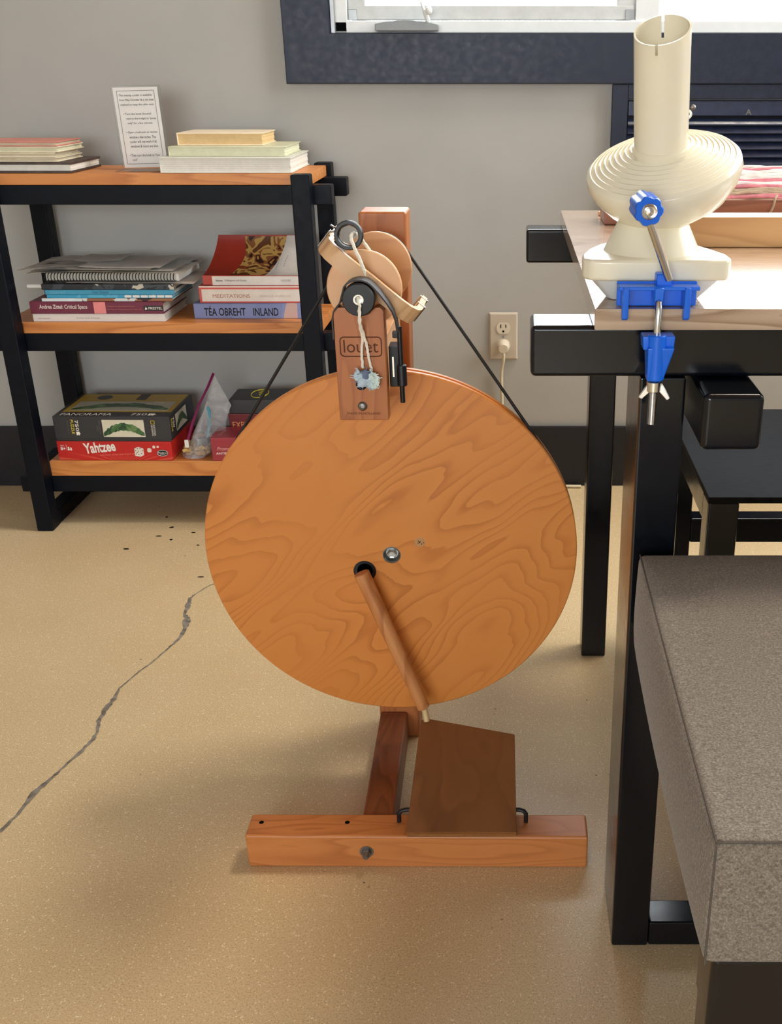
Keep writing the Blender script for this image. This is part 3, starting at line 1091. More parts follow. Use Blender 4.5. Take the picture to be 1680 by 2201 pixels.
    text('T\u00c9A OBREHT', b1, M_INK, (-0.681, 2.300, z + 0.0065), (1, 0, 0), (0, 0, 1), 0.092, 0.0220, 0.012)
    text('INLAND', b1, M_INK, (-0.572, 2.300, z + 0.0065), (1, 0, 0), (0, 0, 1), 0.056, 0.0175, 0.012)
    z += 0.0335
    redc = plain('coral_red_cover', S(214, 84, 72), 0.45, var=0.04)
    b2 = book('hardback_book', 'coral red book with a cream spine panel lying on the blue and yellow novel', -0.690, -0.455, 2.306, 2.45, z, 0.0380, redc, M_PAGEW, 'front')
    patch(b2, 'cream_panel', plain('cream_print', S(232, 222, 210), 0.5), (-0.684, 2.306, z + 0.0040), (1, 0, 0), (0, 0, 1), 0.226, 0.0265)
    patch(b2, 'cream_top_edge', plain('cream_print', S(232, 222, 210), 0.5), (-0.689, 2.306, z + 0.0345), (1, 0, 0), (0, 0, 1), 0.232, 0.0032)
    text('MEDITATIONS', b2, M_INKR, (-0.660, 2.3057, z + 0.0120), (1, 0, 0), (0, 0, 1), 0.083, 0.0080)
    text('MARCUS AURELIUS', b2, plain('pale_rust_ink', S(206, 176, 160), 0.5), (-0.555, 2.3057, z + 0.0135), (1, 0, 0), (0, 0, 1), 0.068, 0.0045)
    z += 0.0380
    # paperback with curled cover
    x0, x1, y0, y1, th = -0.680, -0.458, 2.312, 2.45, 0.0215
    t = thing('paperback_book', 'red and white paperback with its painted front cover curling up', 'book', ((x0 + x1) / 2, y0, z + 0.0003))
    zz = z + 0.0003
    MB().box(x0 + 0.002, x1 - 0.003, y0 + 0.0016, y1 - 0.002, zz + 0.0012, zz + th - 0.001).build('pages', M_PAGEW, t, smooth=False)
    cw = plain('white_spine_print', S(226, 222, 214), 0.45)
    rc = plain('brick_red_cover', S(186, 66, 48), 0.45, var=0.05)
    b = MB()
    b.box(x0, x1, y0, y1, zz, zz + 0.0012)
    b.box(x0, x1, y0, y0 + 0.0014, zz, zz + th)
    sp = b.build('back_cover', rc, t, smooth=False)
    patch(t, 'white_spine', cw, (x0 + 0.021, y0, zz + 0.0004), (1, 0, 0), (0, 0, 1), x1 - x0 - 0.021, th - 0.002)
    text('Seneca', t, M_INK, (-0.651, y0 - 0.0003, zz + 0.0085), (1, 0, 0), (0, 0, 1), 0.015, 0.0042, 0.01)
    text('Dialogues and Essays', t, M_INKG, (-0.631, y0 - 0.0003, zz + 0.0078), (1, 0, 0), (0, 0, 1), 0.048, 0.0052)
    text('OXFORD', t, M_INKG, (-0.506, y0 - 0.0003, zz + 0.0085), (1, 0, 0), (0, 0, 1), 0.022, 0.0040)
    # curled front cover, in panels: red, painted scene, white

    def curl(fx0, fx1, mat, name, f0=0.0, f1=1.0, lift=0.0):
        bm = bmesh.new()
        n, m = 16, 6
        gv = []
        for i in range(n + 1):
            f = f0 + (f1 - f0) * i / n
            yy = y0 + 0.001 + 0.100 * (1 - (1 - f) ** 1.6) * 0.92
            zc = zz + th - 0.0006 + 0.075 * f ** 1.55
            row = []
            for k in range(m + 1):
                q = fx0(f) + (fx1(f) - fx0(f)) * k / m
                row.append(bm.verts.new((q + 0.020 * f ** 1.2, yy - lift, zc + lift)))
            gv.append(row)
        for i in range(n):
            for k in range(m):
                bm.faces.new([gv[i][k], gv[i][k + 1], gv[i + 1][k + 1], gv[i + 1][k]])
        bmesh.ops.solidify(bm, geom=list(bm.faces), thickness=0.0004)
        b = MB()
        b.bm.free()
        b.bm = bm
        return b.build(name, mat, t)

    cf = curl(lambda f: x0, lambda f: x1, rc, 'front_cover')
    part(cf)
    W = x1 - x0
    paint = make_print('painted_scene_print', [(0.0, S(176, 70, 46)), (0.36, S(120, 74, 44)), (0.45, S(214, 176, 100)), (0.54, S(164, 104, 62)), (0.60, S(70, 44, 40)), (0.68, S(206, 156, 84))], 24, (1, 1, 1), 0.4, 0.8, 2.0)
    curl(lambda f: x0 + W * (0.26 + 0.06 * math.sin(f * 3.0)), lambda f: x0 + W * (0.62 + 0.08 * math.sin(f * 1.6)), paint, 'painted_scene', 0.03, 0.97, 0.0006)
    curl(lambda f: x0 + W * (0.62 + 0.08 * math.sin(f * 1.6)), lambda f: x0 + W * 0.985, cw, 'white_title_panel', 0.0, 0.985, 0.0006)
    # title lines on the white panel
    for k, (ff, ln, wd) in enumerate(((0.80, 'Dialogues', 0.03), (0.86, 'and Essays', 0.03))):
        f = 0.18 + 0.10 * k
        yy = y0 + 0.001 + 0.100 * (1 - (1 - f) ** 1.6) * 0.92
        zc = zz + th + 0.075 * f ** 1.55
        text(ln, cf, M_INKG, (x0 + W * 0.72 + 0.016 * k, yy - 0.0025, zc + 0.0025), (0.35, 0.35, 0.87), (-0.9, 0.2, 0.3), 0.026, 0.004, lift=0.001)


books_middle()


def games():
    zs = 0.160
    # dice game box
    t = thing('dice_game_box', 'flat red dice game box with white title under the puzzle box', 'game box', (-0.92, 2.265, zs + 0.0003))
    x0, x1, y0, y1, z0, z1 = -1.048, -0.782, 2.264, 2.440, zs + 0.0003, zs + 0.0470
    redm = NT('red_game_print')
    g = redm.n('ShaderNodeTexCoord')
    sep = redm.n('ShaderNodeSeparateXYZ')
    redm.l(g.outputs['Object'], sep.inputs[0])
    ang = redm.math('ARCTAN2', redm.math('SUBTRACT', sep.outputs[0], 0.03), redm.math('ADD', sep.outputs[2], 0.012))
    ray = redm.math('SINE', redm.math('MULTIPLY', ang, 46.0))
    low = redm.ramp(sep.outputs[2], [(0.0, (1, 1, 1)), (0.018, (0, 0, 0))])
    c = redm.mix(redm.math('MULTIPLY', redm.ramp(ray, [(0.45, (0, 0, 0)), (0.55, (1, 1, 1))]), redm.math('MULTIPLY', low, 0.6)), S(196, 30, 30), S(226, 110, 84))
    redm.setup(c, 0.35, 0.5)
    MB().box(x0, x1, y0, y1, z0, z1, 0.002, 2).build('box', redm.m, t)
    R_, U = (1, 0, 0), (0, 0, 1)
    text('Yahtzee', t, M_INKW, (-0.985, y0, z0 + 0.0155), (1, 0, 0.10), (-0.10, 0, 1), 0.074, 0.0260, 0.03)
    text('THE SHAKE, SCORE AND SHOUT GAME!', t, plain('pink_ink', S(240, 150, 130), 0.5), (-0.951, y0, z0 + 0.0105), (1, 0, 0.05), (-0.05, 0, 1), 0.090, 0.0036)
    text('AGE', t, M_INKW, (-1.040, y0, z0 + 0.0345), R_, U, 0.009, 0.003)
    text('8+', t, M_INKW, (-1.040, y0, z0 + 0.0245), R_, U, 0.0115, 0.0085, 0.03)
    patch(t, 'divider', M_INKW, (-1.0265, y0, z0 + 0.0235), R_, U, 0.0006, 0.015)
    b = MB()
    for (dx, dz, r_) in ((0.003, 0.031, 0.0020), (0.0085, 0.0295, 0.0018), (0.003, 0.0265, 0.0026), (0.0085, 0.026, 0.0022)):
        b.lathe([(r_, 0), (r_, 0.0003)], (-1.0245 + dx, y0 - 0.0001, z0 + dz), (0, -1, 0), 12)
    b.build('players_icon', M_INKW, t)
    # printed dice
    for (dx, s_, dz) in ((-0.869, 0.0210, 0.0115), (-0.839, 0.0095, 0.021), (-0.826, 0.0062, 0.0305), (-0.8165, 0.005, 0.0315)):
        b = MB()
        y = y0 - 0.0005
        b.prism([(dx, y, z0 + dz), (dx + s_ * 0.62, y, z0 + dz - s_ * 0.10), (dx + s_, y, z0 + dz + s_ * 0.10), (dx + s_, y, z0 + dz + s_ * 0.86), (dx + s_ * 0.42, y, z0 + dz + s_ * 1.05), (dx, y, z0 + dz + s_ * 0.84)], (0, 0.0003, 0))
        die = part(b.build('printed_die', plain('die_white', S(226, 220, 208), 0.5), t, smooth=False))
        if s_ > 0.015:
            b = MB()
            for (a, c_) in ((0.14, 0.24), (0.14, 0.62), (0.44, 0.18), (0.44, 0.54), (0.29, 0.40), (0.76, 0.28), (0.88, 0.62), (0.36, 0.86), (0.66, 0.90)):
                b.lathe([(0.0011, 0), (0.0011, 0.0002)], (dx + s_ * a, y - 0.0001, z0 + dz + s_ * c_), (0, -1, 0), 10)
            b.build('pips', M_INK, die)
    b = MB()
    b.lathe([(0.0135, 0), (0.0135, 0.0003)], (0, 0, 0), (0, -1, 0), 28)
    for v in b.bm.verts:
        v.co.z *= 0.62
    bmesh.ops.translate(b.bm, verts=b.bm.verts, vec=(-0.8045, y0 - 0.0002, z0 + 0.0185))
    badge = part(b.build('maker_badge', M_INK, t, smooth=False))
    b = MB()
    pts = [(-0.8045 + 0.0122 * math.cos(a * math.pi / 16), y0 - 0.0007, z0 + 0.0185 + 0.0072 * math.sin(a * math.pi / 16)) for a in range(32)]
    b.tube(pts, 0.0005, 5, closed=True)
    b.build('badge_ring', M_INKW, badge)
    text('Hasbro', badge, M_INKW, (-0.8140, y0 - 0.0005, z0 + 0.0172), R_, U, 0.019, 0.0045, 0.01)
    text('GAMING', badge, M_INKW, (-0.8105, y0 - 0.0005, z0 + 0.0138), R_, U, 0.012, 0.0022)
    t.rotation_euler = (0, 0, R(-0.8))
    # puzzle box
    za = zs + 0.0475
    t = thing('puzzle_box', 'black panorama puzzle box with a yellow framed landscape on its lid', 'game box', (-0.91, 2.262, za))
    x0, x1, y0, y1, z0, z1 = -1.046, -0.778, 2.262, 2.440, za, za + 0.0600
    blk = plain('charcoal_box_print', S(44, 44, 47), 0.45, var=0.06)
    MB().box(x0 + 0.002, x1 - 0.002, y0 + 0.002, y1 - 0.002, z0, z0 + 0.03, 0.001).build('tray', blk, t)
    lid = part(MB().box(x0, x1, y0, y1, z0 + 0.006, z1, 0.0012).build('lid', blk, t))
    gold = plain('mustard_print', S(176, 146, 44), 0.45, var=0.05)
    UPY = (0, 1, 0)
    patch(lid, 'gold_panel', gold, (x0 + 0.010, y0 + 0.034, z1), (1, 0, 0), UPY, 0.252, 0.140)
    land = make_print('landscape_print', [(0.0, S(52, 78, 52)), (0.40, S(80, 104, 66)), (0.5, S(150, 148, 120)), (0.58, S(196, 186, 160)), (0.68, S(112, 124, 84))], 26, (1, 1.6, 1.4), 0.5, 0.7)
    patch(lid, 'landscape_strip', make_print('landscape_sky_print', [(0.0, S(176, 176, 160)), (0.6, S(196, 192, 172))], 12), (x0 + 0.022, y0 + 0.044, z1 + 0.0003), (1, 0, 0), UPY, 0.228, 0.070)

    def ridge(parent, name, org, right, up, w, h, mat, lift, seed, base=0.22):
        rg, uv = Vector(right), Vector(up)
        nr = rg.cross(uv).normalized()
        rr = random.Random(seed)
        P = []
        n = 26
        for i in range(n + 1):
            f = i / n
            hgt = base + 0.62 * math.sin(math.pi * min(1, max(0, f))) ** 0.8 + rr.uniform(-0.05, 0.05)
            P.append(Vector(org) + rg * (w * f) + uv * (h * min(0.95, hgt)) + nr * lift)
        for i in range(n, -1, -1):
            f = i / n
            hgt = 0.04 + 0.34 * math.sin(math.pi * f) ** 1.3 + rr.uniform(-0.03, 0.03)
            P.append(Vector(org) + rg * (w * f) + uv * (h * hgt) + nr * lift)
        bm = bmesh.new()
        vv = [bm.verts.new(p) for p in P]
        m = n + 1
        for i in range(n):
            bm.faces.new([vv[i], vv[2 * m - 1 - i], vv[2 * m - 2 - i], vv[i + 1]])
        b = MB()
        b.bm.free()
        b.bm = bm
        return b.build(name, mat, parent, smooth=False)

    green = make_print('forest_print', [(0.0, S(44, 76, 48)), (0.46, S(70, 108, 64)), (0.58, S(104, 134, 86))], 40)
    ridge(lid, 'green_ridge', (x0 + 0.024, y0 + 0.046, z1), (1, 0, 0), UPY, 0.224, 0.066, green, 0.0007, 4)
    b = MB()
    b.lathe([(0.018, 0), (0.018, 0.0004)], (x0 + 0.068, y0 + 0.148, z1 + 0.0001), (0, 0, 1), 26)
    b.build('round_emblem', blk, lid, smooth=False)
    patch(lid, 'brown_label', plain('brown_print', S(62, 48, 30), 0.5), (x0 + 0.148, y0 + 0.128, z1 + 0.0003), (1, 0, 0), UPY, 0.024, 0.045)
    text('PANORAMA', lid, M_INKW, (x0 + 0.014, y0 + 0.007, z1), (1, 0, 0), UPY, 0.118, 0.018, 0.0)
    text('750', lid, M_INKW, (x0 + 0.176, y0 + 0.008, z1), (1, 0, 0), UPY, 0.036, 0.016, 0.0)
    piece = [(0, 0), (0.4, 0), (0.45, 0.2), (0.6, 0.2), (0.65, 0), (1, 0), (1, 0.4), (1.2, 0.45), (1.2, 0.65), (1, 0.7), (1, 1), (0, 1)]
    b = MB()
    b.prism([(x0 + 0.216 + 0.014 * p, y0 + 0.008 + 0.014 * q, z1 + 0.0003) for p, q in piece], (0, 0, 0.0002))
    b.build('puzzle_icon', M_INKW, lid, smooth=False)
    # front face prints
    R_, U = (1, 0, 0), (0, 0, 1)
    text('750', lid, M_INKW, (x0 + 0.0500, y0, z1 - 0.0090), (0, 0, -1), (1, 0, 0), 0.026, 0.0075, 0.012)
    b = MB()
    b.prism([(x0 + 0.0500 + 0.0075 * p, y0 - 0.0005, z1 - 0.0450 + 0.0085 * q) for p, q in piece], (0, 0.0002, 0))
    b.build('puzzle_icon', M_INKW, lid, smooth=False)
    text('PUZZLE', lid, M_INKY, (x0 + 0.0400, y0, z1 - 0.0080), (0, 0, -1), (1, 0, 0), 0.034, 0.0068, 0.01)
    text('National Geographic', lid, M_INKG, (x0 + 0.0310, y0, z1 - 0.0100), (0, 0, -1), (1, 0, 0), 0.034, 0.0030)
    text('PUZZLE', lid, M_INKG, (x0 + 0.0985, y0, z1 - 0.0220), (0, 0, -1), (1, 0, 0), 0.014, 0.0036)
    text('PACIFIC COAST TRAIL', lid, M_INKG, (x0 + 0.1040, y0, z1 - 0.0100), (0, 0, -1), (1, 0, 0), 0.032, 0.0036)
    patch(lid, 'map_picture', plain('map_sky_print', S(216, 212, 190), 0.5), (x0 + 0.1120, y0, z1 - 0.0490), R_, U, 0.0960, 0.0410)
    ridge(lid, 'green_ridge', (x0 + 0.1130, y0, z1 - 0.0480), R_, U, 0.0940, 0.0390, green, 0.0007, 9)
    b = MB()
    for (a, c_, w, h) in ((0, 0, 0.009, 0.001), (0, 0.0075, 0.009, 0.001), (0, 0, 0.001, 0.0085), (0.008, 0, 0.001, 0.0085)):
        b.box(x0 + 0.224 + a, x0 + 0.224 + a + w, y0 - 0.0005, y0 - 0.0002, z1 - 0.0180 + c_, z1 - 0.0180 + c_ + h)
    b.build('yellow_frame_mark', M_INKY, lid, smooth=False)
    text('NATIONAL', lid, M_INKW, (x0 + 0.2290, y0, z1 - 0.0205), (0, 0, -1), (1, 0, 0), 0.026, 0.0040)
    text('GEOGRAPHIC', lid, M_INKW, (x0 + 0.2238, y0, z1 - 0.0205), (0, 0, -1), (1, 0, 0), 0.026, 0.0040)
    # right end prints
    RY = (0, 1, 0)
    text('750', lid, M_INKW, (x1, y0 + 0.020, z1 - 0.0090), (0, 0, -1), (0, 1, 0), 0.024, 0.0100, 0.01)
    text('PUZZLE', lid, M_INKY, (x1, y0 + 0.0075, z1 - 0.0090), (0, 0, -1), (0, 1, 0), 0.030, 0.0090, 0.01)
    patch(lid, 'map_picture', plain('map_sky_print', S(216, 212, 190), 0.5), (x1, y0 + 0.042, z1 - 0.0480), RY, U, 0.080, 0.0400)
    ridge(lid, 'green_ridge', (x1, y0 + 0.043, z1 - 0.0470), RY, U, 0.078, 0.0380, green, 0.0007, 11)
    t.rotation_euler = (0, 0, R(-0.5))

    # small red card game box and the black lidded one behind it
    t = thing('card_game_box', 'small rose red card game box standing in front of the black lidded one', 'game box', (-0.64, 2.266, zs + 0.0003))
    rose = plain('rose_red_print', S(156, 44, 56), 0.4, var=0.05)
    x0, x1, y0, y1, z0, z1 = -0.690, -0.565, 2.262, 2.345, zs + 0.0003, zs + 0.0560
    MB().box(x0, x1, y0, y1, z0, z1, 0.0012).build('box', rose, t)
    text('Promo', t, plain('pale_rose_ink', S(226, 170, 160), 0.5), (x0 + 0.013, y0, z0 + 0.0255), (1, 0, 0), (0, 0, 1), 0.030, 0.0085, 0.0, shear=0.3)
    text('ANTIPODES', t, M_INKW, (x0 + 0.0095, y0, z0 + 0.0155), (1, 0, 0), (0, 0, 1), 0.048, 0.0055, 0.012)
    text('PLAY MORE', t, plain('pale_rose_ink', S(226, 170, 160), 0.5), (x0 + 0.020, y0 + 0.018, z1), (0.2, 1, 0), (-1, 0.2, 0), 0.040, 0.008)
    t.rotation_euler = (0, 0, R(2))
    t = thing('card_game_box', 'dark red card game box with a black lid and orange lettering', 'game box', (-0.60, 2.39, zs + 0.0003))
    x0, x1, y0, y1, z0, z1 = -0.668, -0.520, 2.352, 2.452, zs + 0.0003, zs + 0.1180
    MB().box(x0, x1, y0, y1, z0, z0 + 0.084, 0.0012).build('box', plain('dark_red_print', S(112, 26, 32), 0.4, var=0.06), t)
    lid = part(MB().box(x0 + 0.003, x1 - 0.003, y0 + 0.003, y1 - 0.003, z0 + 0.0841, z1, 0.0012).build('lid', blk, t))
    text('EXPL', t, M_INKO, (x0 + 0.008, y0, z0 + 0.050), (1, 0, 0), (0, 0, 1), 0.036, 0.0150, 0.01)
    text('NO', lid, M_INKY, (x0 + 0.056, y0 + 0.078, z1), (0.3, -1, 0), (1, 0.3, 0), 0.045, 0.018, 0.01)
    b = MB()
    b.tube([(x0 + 0.066 + 0.020 * math.cos(a * math.pi / 14), y0 + 0.056 + 0.034 * math.sin(a * math.pi / 14), z1 + 0.0004) for a in range(28)], 0.0009, 5, closed=True)
    b.build('oval_emblem', M_INKY, lid)

    # zip bag of pieces
    t = thing('zip_bag', 'clear plastic zip bag with a magenta zipper slumped beside the puzzle box', 'bag', (-0.735, 2.31, zs + 0.001))
    ap0, ap1 = Vector((-0.690, 2.345, zs + 0.185)), Vector((-0.655, 2.34, zs + 0.110))
    bm = bmesh.new()
    n, m = 26, 12
    rings = []
    rr = random.Random(5)
    ph = [rr.uniform(0, 6.28) for _ in range(8)]
    for k in range(m + 1):
        f = k / m
        ring = []
        for i in range(n):
            a = 2 * math.pi * i / n
            base = Vector((-0.738 + 0.034 * math.cos(a), 2.306 + 0.036 * math.sin(a), zs + 0.0012))
            # the top gathers into a line rising from the zip end to the peak
            q = 0.5 + 0.5 * math.cos(a)
            topp = Vector((-0.722, 2.30, zs + 0.060)).lerp(ap0, 1 - abs(2 * q - 1) ** 0.9 if q < 0.5 else 1.0).lerp(ap1, max(0, (q - 0.55) / 0.45)) if True else ap0
            bulge = 0.008 * math.sin(math.pi * min(1, f * 1.5)) * (1 - f * 0.6)
            p = base.lerp(topp, f) + Vector((math.cos(a), math.sin(a), 0)) * (bulge + 0.005 * math.sin(3 * a + 7 * f + ph[0]) * math.sin(math.pi * f))
            p.z += 0.004 * math.sin(5 * a + ph[1]) * math.sin(math.pi * f)
            ring.append(bm.verts.new(p))
        rings.append(ring)
    for k in range(m):
        for i in range(n):
            j = (i + 1) % n
            bm.faces.new([rings[k][i], rings[k][j], rings[k + 1][j], rings[k + 1][i]])
    bm.faces.new(rings[0][::-1])
    b = MB()
    b.bm.free()
    b.bm = bm
    b.build('film', M_FILM, t, ang=70)
    b = MB()
    b.sweep([(-0.746, 2.272, zs + 0.045), (-0.735, 2.282, zs + 0.080), (-0.719, 2.300, zs + 0.122), (-0.700, 2.325, zs + 0.160), (-0.689, 2.343, zs + 0.187)], (0.8, -0.3, -0.1), 0.0055, 0.002)
    b.build('zipper', plain('magenta_zip', S(128, 26, 84), 0.4), t)
    MB().box(-0.7530, -0.7440, 2.268, 2.273, zs + 0.030, zs + 0.048, 0.001).build('zip_slider', M_PAPER, t)
    b = MB()
    rr = random.Random(11)
    for i in range(46):
        b.blob((-0.737 + rr.uniform(-0.026, 0.026), 2.306 + rr.uniform(-0.028, 0.026), zs + 0.0075 + rr.uniform(0, 0.014)), 0.007, 0.006, 0.005, seed=i, amp=0.4, sub=1)
    tag(b.build('foam_crumbs', plain('pale_yellow_foam', S(214, 180, 110), 0.8, var=0.2)), 'pale yellow crumbs heaped in the bottom of the zip bag', 'toy pieces', kind='stuff')
    b = MB()
    b.tube([(-0.712, 2.305, zs + 0.035), (-0.704, 2.312, zs + 0.070), (-0.702, 2.318, zs + 0.104), (-0.706, 2.320, zs + 0.112)], 0.0032, 8)
    tag(b.build('plastic_stick', plain('turquoise_plastic', S(70, 164, 186), 0.4)), 'bent turquoise plastic stick inside the zip bag', 'toy piece')
    b = MB()
    b.hexa([(-0.738, 2.296, zs + 0.022), (-0.708, 2.300, zs + 0.026), (-0.706, 2.316, zs + 0.026), (-0.736, 2.312, zs + 0.022), (-0.734, 2.298, zs + 0.040), (-0.708, 2.302, zs + 0.043), (-0.706, 2.316, zs + 0.043), (-0.733, 2.312, zs + 0.040)], 0.002)
    tag(b.build('plastic_token', plain('dark_teal_plastic', S(36, 62, 80), 0.4)), 'dark teal plastic token resting on the crumbs in the zip bag', 'toy piece')


games()


# ------------------------------------------------------------------ outlet and cord
def outlet():
    t = thing('wall_outlet', 'ivory double wall outlet on the grey plaster wall', 'outlet', (-0.0165, YW, 0.332))
    xa, xb, za, zb = -0.0525, 0.0190, 0.333, 0.451
    b = MB()
    b.hexa([(xa, YW - 0.001, za), (xb, YW - 0.001, za), (xb, YW - 0.001, zb), (xa, YW - 0.001, zb), (xa + 0.004, YW - 0.007, za + 0.004), (xb - 0.004, YW - 0.007, za + 0.004), (xb - 0.004, YW - 0.007, zb - 0.004), (xa + 0.004, YW - 0.007, zb - 0.004)], 0.001)
    b.build('face_plate', M_OUTLET, t)
    cx = (xa + xb) / 2
    for zc in (0.413, 0.371):
        b = MB()
        pts = []
        for i in range(32):
            a = 2 * math.pi * i / 32
            pts.append((cx + 0.0170 * math.cos(a), YW - 0.0065, zc + max(-0.0135, min(0.0135, 0.0170 * math.sin(a)))))
        b.prism(pts, (0, -0.0022, 0))
        rc = part(b.build('receptacle', M_RECEPT, t))
        for (dx, w, h) in ((-0.0062, 0.0021, 0.0092), (0.0062, 0.0021, 0.0078)):
            MB().box(cx + dx - w / 2, cx + dx + w / 2, YW - 0.0091, YW - 0.0085, zc + 0.0030 - h / 2 + 0.002, zc + 0.0030 + h / 2 + 0.002).build('slot', M_HOLE, rc, smooth=False)
        b = MB()
        b.lathe([(0.0026, 0), (0.0026, 0.0006)], (cx, YW - 0.0085, zc - 0.0078), (0, -1, 0), 14)
        b.build('slot', M_HOLE, rc, smooth=False)
    b = MB()
    b.lathe([(0.0030, 0), (0.0026, 0.0008), (0.0004, 0.0012)], (cx, YW - 0.007, 0.392), (0, -1, 0), 14)
    b.build('screw', M_CHROMEG, t)
    t = thing('power_cord', 'ivory plug and cord hanging from the wall outlet', 'cord', (cx, YW - 0.01, 0.02))
    b = MB()
    b.lathe([(0.0140, 0), (0.0160, 0.002), (0.0165, 0.012), (0.0145, 0.024), (0.0110, 0.028)], (cx, YW - 0.0090, 0.372), (0, -1, -0.12), 10)
    b.build('plug', M_RECEPT, t)
    b = MB()
    b.tube([(cx + 0.001, YW - 0.028, 0.366), (cx + 0.001, YW - 0.033, 0.352), (cx, YW - 0.030, 0.335), (cx - 0.004, YW - 0.020, 0.315), (cx - 0.005, YW - 0.014, 0.29), (cx - 0.004, YW - 0.012, 0.25), (cx - 0.003, YW - 0.011, 0.20), (cx + 0.002, YW - 0.012, 0.165), (cx + 0.006, YW - 0.022, 0.10), (cx + 0.010, YW - 0.022, 0.05), (cx + 0.03, YW - 0.024, 0.008), (cx + 0.09, YW - 0.026, 0.005), (cx + 0.2, YW - 0.03, 0.005)], 0.0040, 8)
    b.build('cable', M_CORD, t)


outlet()


# ------------------------------------------------------------------ spinning wheel
def spinning_wheel():
    t = thing('spinning_wheel', 'upright wooden spinning wheel with a solid disc wheel and single treadle', 'spinning wheel', (-0.17, 1.25, 0))
    WX, WY, WZ, WR = -0.1657, 1.310, 0.3795, 0.2590
    HX, HZ, HR = -0.2045, 0.3480, 0.0160
    BX, BZ, BR = -0.1657, 0.3730, 0.0128

    # solid wheel with two real holes and a grooved rim
    def circle(bm, cx, cz, r, y, n):
        return [bm.verts.new((cx + r * math.cos(2 * math.pi * i / n), y, cz + r * math.sin(2 * math.pi * i / n))) for i in range(n)]
    bm = bmesh.new()
    N = 160
    prof = [(WR - 0.0015, 0.0), (WR, 0.0012), (WR, 0.0075), (WR - 0.004, 0.0100), (WR - 0.004, 0.0120), (WR, 0.0145), (WR, 0.0205), (WR - 0.0015, 0.022)]
    rings = [circle(bm, WX, WZ, r, WY + h, N) for r, h in prof]
    for a, b_ in zip(rings[:-1], rings[1:]):
        for i in range(N):
            bm.faces.new([a[i], a[(i + 1) % N], b_[(i + 1) % N], b_[i]])
    for ring, y in ((rings[0], WY), (rings[-1], WY + 0.022)):
        loops = [ring] + [circle(bm, HX, HZ, HR, y, 32), circle(bm, BX, BZ, BR, y, 28)]
        edges = []
        for lp in loops:
            for i in range(len(lp)):
                e = bm.edges.get((lp[i], lp[(i + 1) % len(lp)])) or bm.edges.new((lp[i], lp[(i + 1) % len(lp)]))
                edges.append(e)
        bmesh.ops.triangle_fill(bm, edges=edges, use_beauty=True)
        if y == WY:
            fh = loops[1:]
        else:
            for a, b_ in zip(fh, loops[1:]):
                for i in range(len(a)):
                    j = (i + 1) % len(a)
                    bm.faces.new([a[i], a[j], b_[j], b_[i]])
    bmesh.ops.recalc_face_normals(bm, faces=bm.faces)
    b = MB()
    b.bm.free()
    b.bm = bm
    # the wheel's own origin at its hub so that the grain runs through it
    wheel = part(b.build('drive_wheel', M_WHEEL, t, ang=30))
    # crank bearing in the larger hole
    b = MB()
    b.lathe([(0.0155, 0), (0.0155, 0.02), (0.0110, 0.02), (0.0110, 0.0)], (HX, WY + 0.0215, HZ), (0, -1, 0), 28, caps=False)
    b.build('crank_bearing', M_RUBBER, wheel)
    b = MB()
    b.lathe([(0.0158, 0), (0.0158, 0.001)], (HX, WY + 0.0225, HZ), (0, 1, 0), 28)
    b.build('bearing_back', M_HOLE, wheel)
    # hub bolt in a cup washer
    b = MB()
    b.lathe([(0.0128, 0.0), (0.0128, 0.011), (0.0118, 0.0118), (0.0108, 0.0108), (0.0085, 0.003), (0.0, 0.003)], (BX, WY + 0.011, BZ), (0, -1, 0), 30, caps=False)
    b.build('cup_washer', M_ZINC, wheel)
    b = MB()
    b.lathe([(0.0072, 0), (0.0072, 0.0055), (0.0062, 0.0065), (0.0040, 0.0060)], (BX, WY + 0.0085, BZ), (0, -1, 0), 6)
    b.build('hub_bolt', M_ZINC, wheel, smooth=False)
    # small filled knot
    b = MB()
    b.lathe([(0.0075, 0), (0.0065, 0.0003)], (-0.1255, WY, 0.3925), (0, -1, 0), 18)
    kn = part(b.build('wood_plug', plain('plug_filler', S(186, 136, 88), 0.5, var=0.15, vs_=300), wheel))
    b = MB()
    rr = random.Random(2)
    for i in range(7):
        a = rr.uniform(0, 6.28)
        q = rr.uniform(0, 0.0055)
        b.lathe([(0.0008, 0), (0.0006, 0.0003)], (-0.1255 + q * math.cos(a), WY - 0.0003, 0.3935 + q * math.sin(a)), (0, -1, 0), 8)
    b.build('plug_speckle', M_HOLE, kn)
    # hub behind the wheel
    MB().cyl((BX, WY + 0.0225, BZ), (BX, 1.406, BZ), 0.020, bev=0.001).build('axle', M_DARKMETAL, t)

    # frame
    MB().box(-0.210, -0.1465, 1.405, 1.460, 0.0, 0.826, 0.004, 3, shear=(0.0125, 0)).build('post', M_OAKZ, t)
    b = MB()
    b.hexa([(-0.355, 1.107, 0.0), (0.1045, 1.105, 0.0), (0.1045, 1.152, 0.0), (-0.355, 1.152, 0.0), (-0.356, 1.107, 0.0535), (0.1045, 1.105, 0.0525), (0.1045, 1.152, 0.0525), (-0.356, 1.152, 0.0535)], 0.0035, 3)
    bar = part(b.build('base_bar', M_OAK, t))
    b = MB()
    b.hexa([(-0.2045, 1.152, 0.002), (-0.1600, 1.152, 0.002), (-0.1640, 1.405, 0.002), (-0.2085, 1.405, 0.002), (-0.2035, 1.152, 0.050), (-0.1610, 1.152, 0.050), (-0.1650, 1.405, 0.050), (-0.2075, 1.405, 0.050)], 0.003, 2)
    b.build('foot_bar', M_OAKY, t)
    for (x, y) in ((-0.339, 1.134), (-0.222, 1.134)):
        b = MB()
        b.lathe([(0.0034, 0), (0.0030, 0.0004)], (x, y, 0.0534), (0, 0, 1), 14)
        b.build('dowel_hole', M_HOLE, bar)
    bz = 0.0270
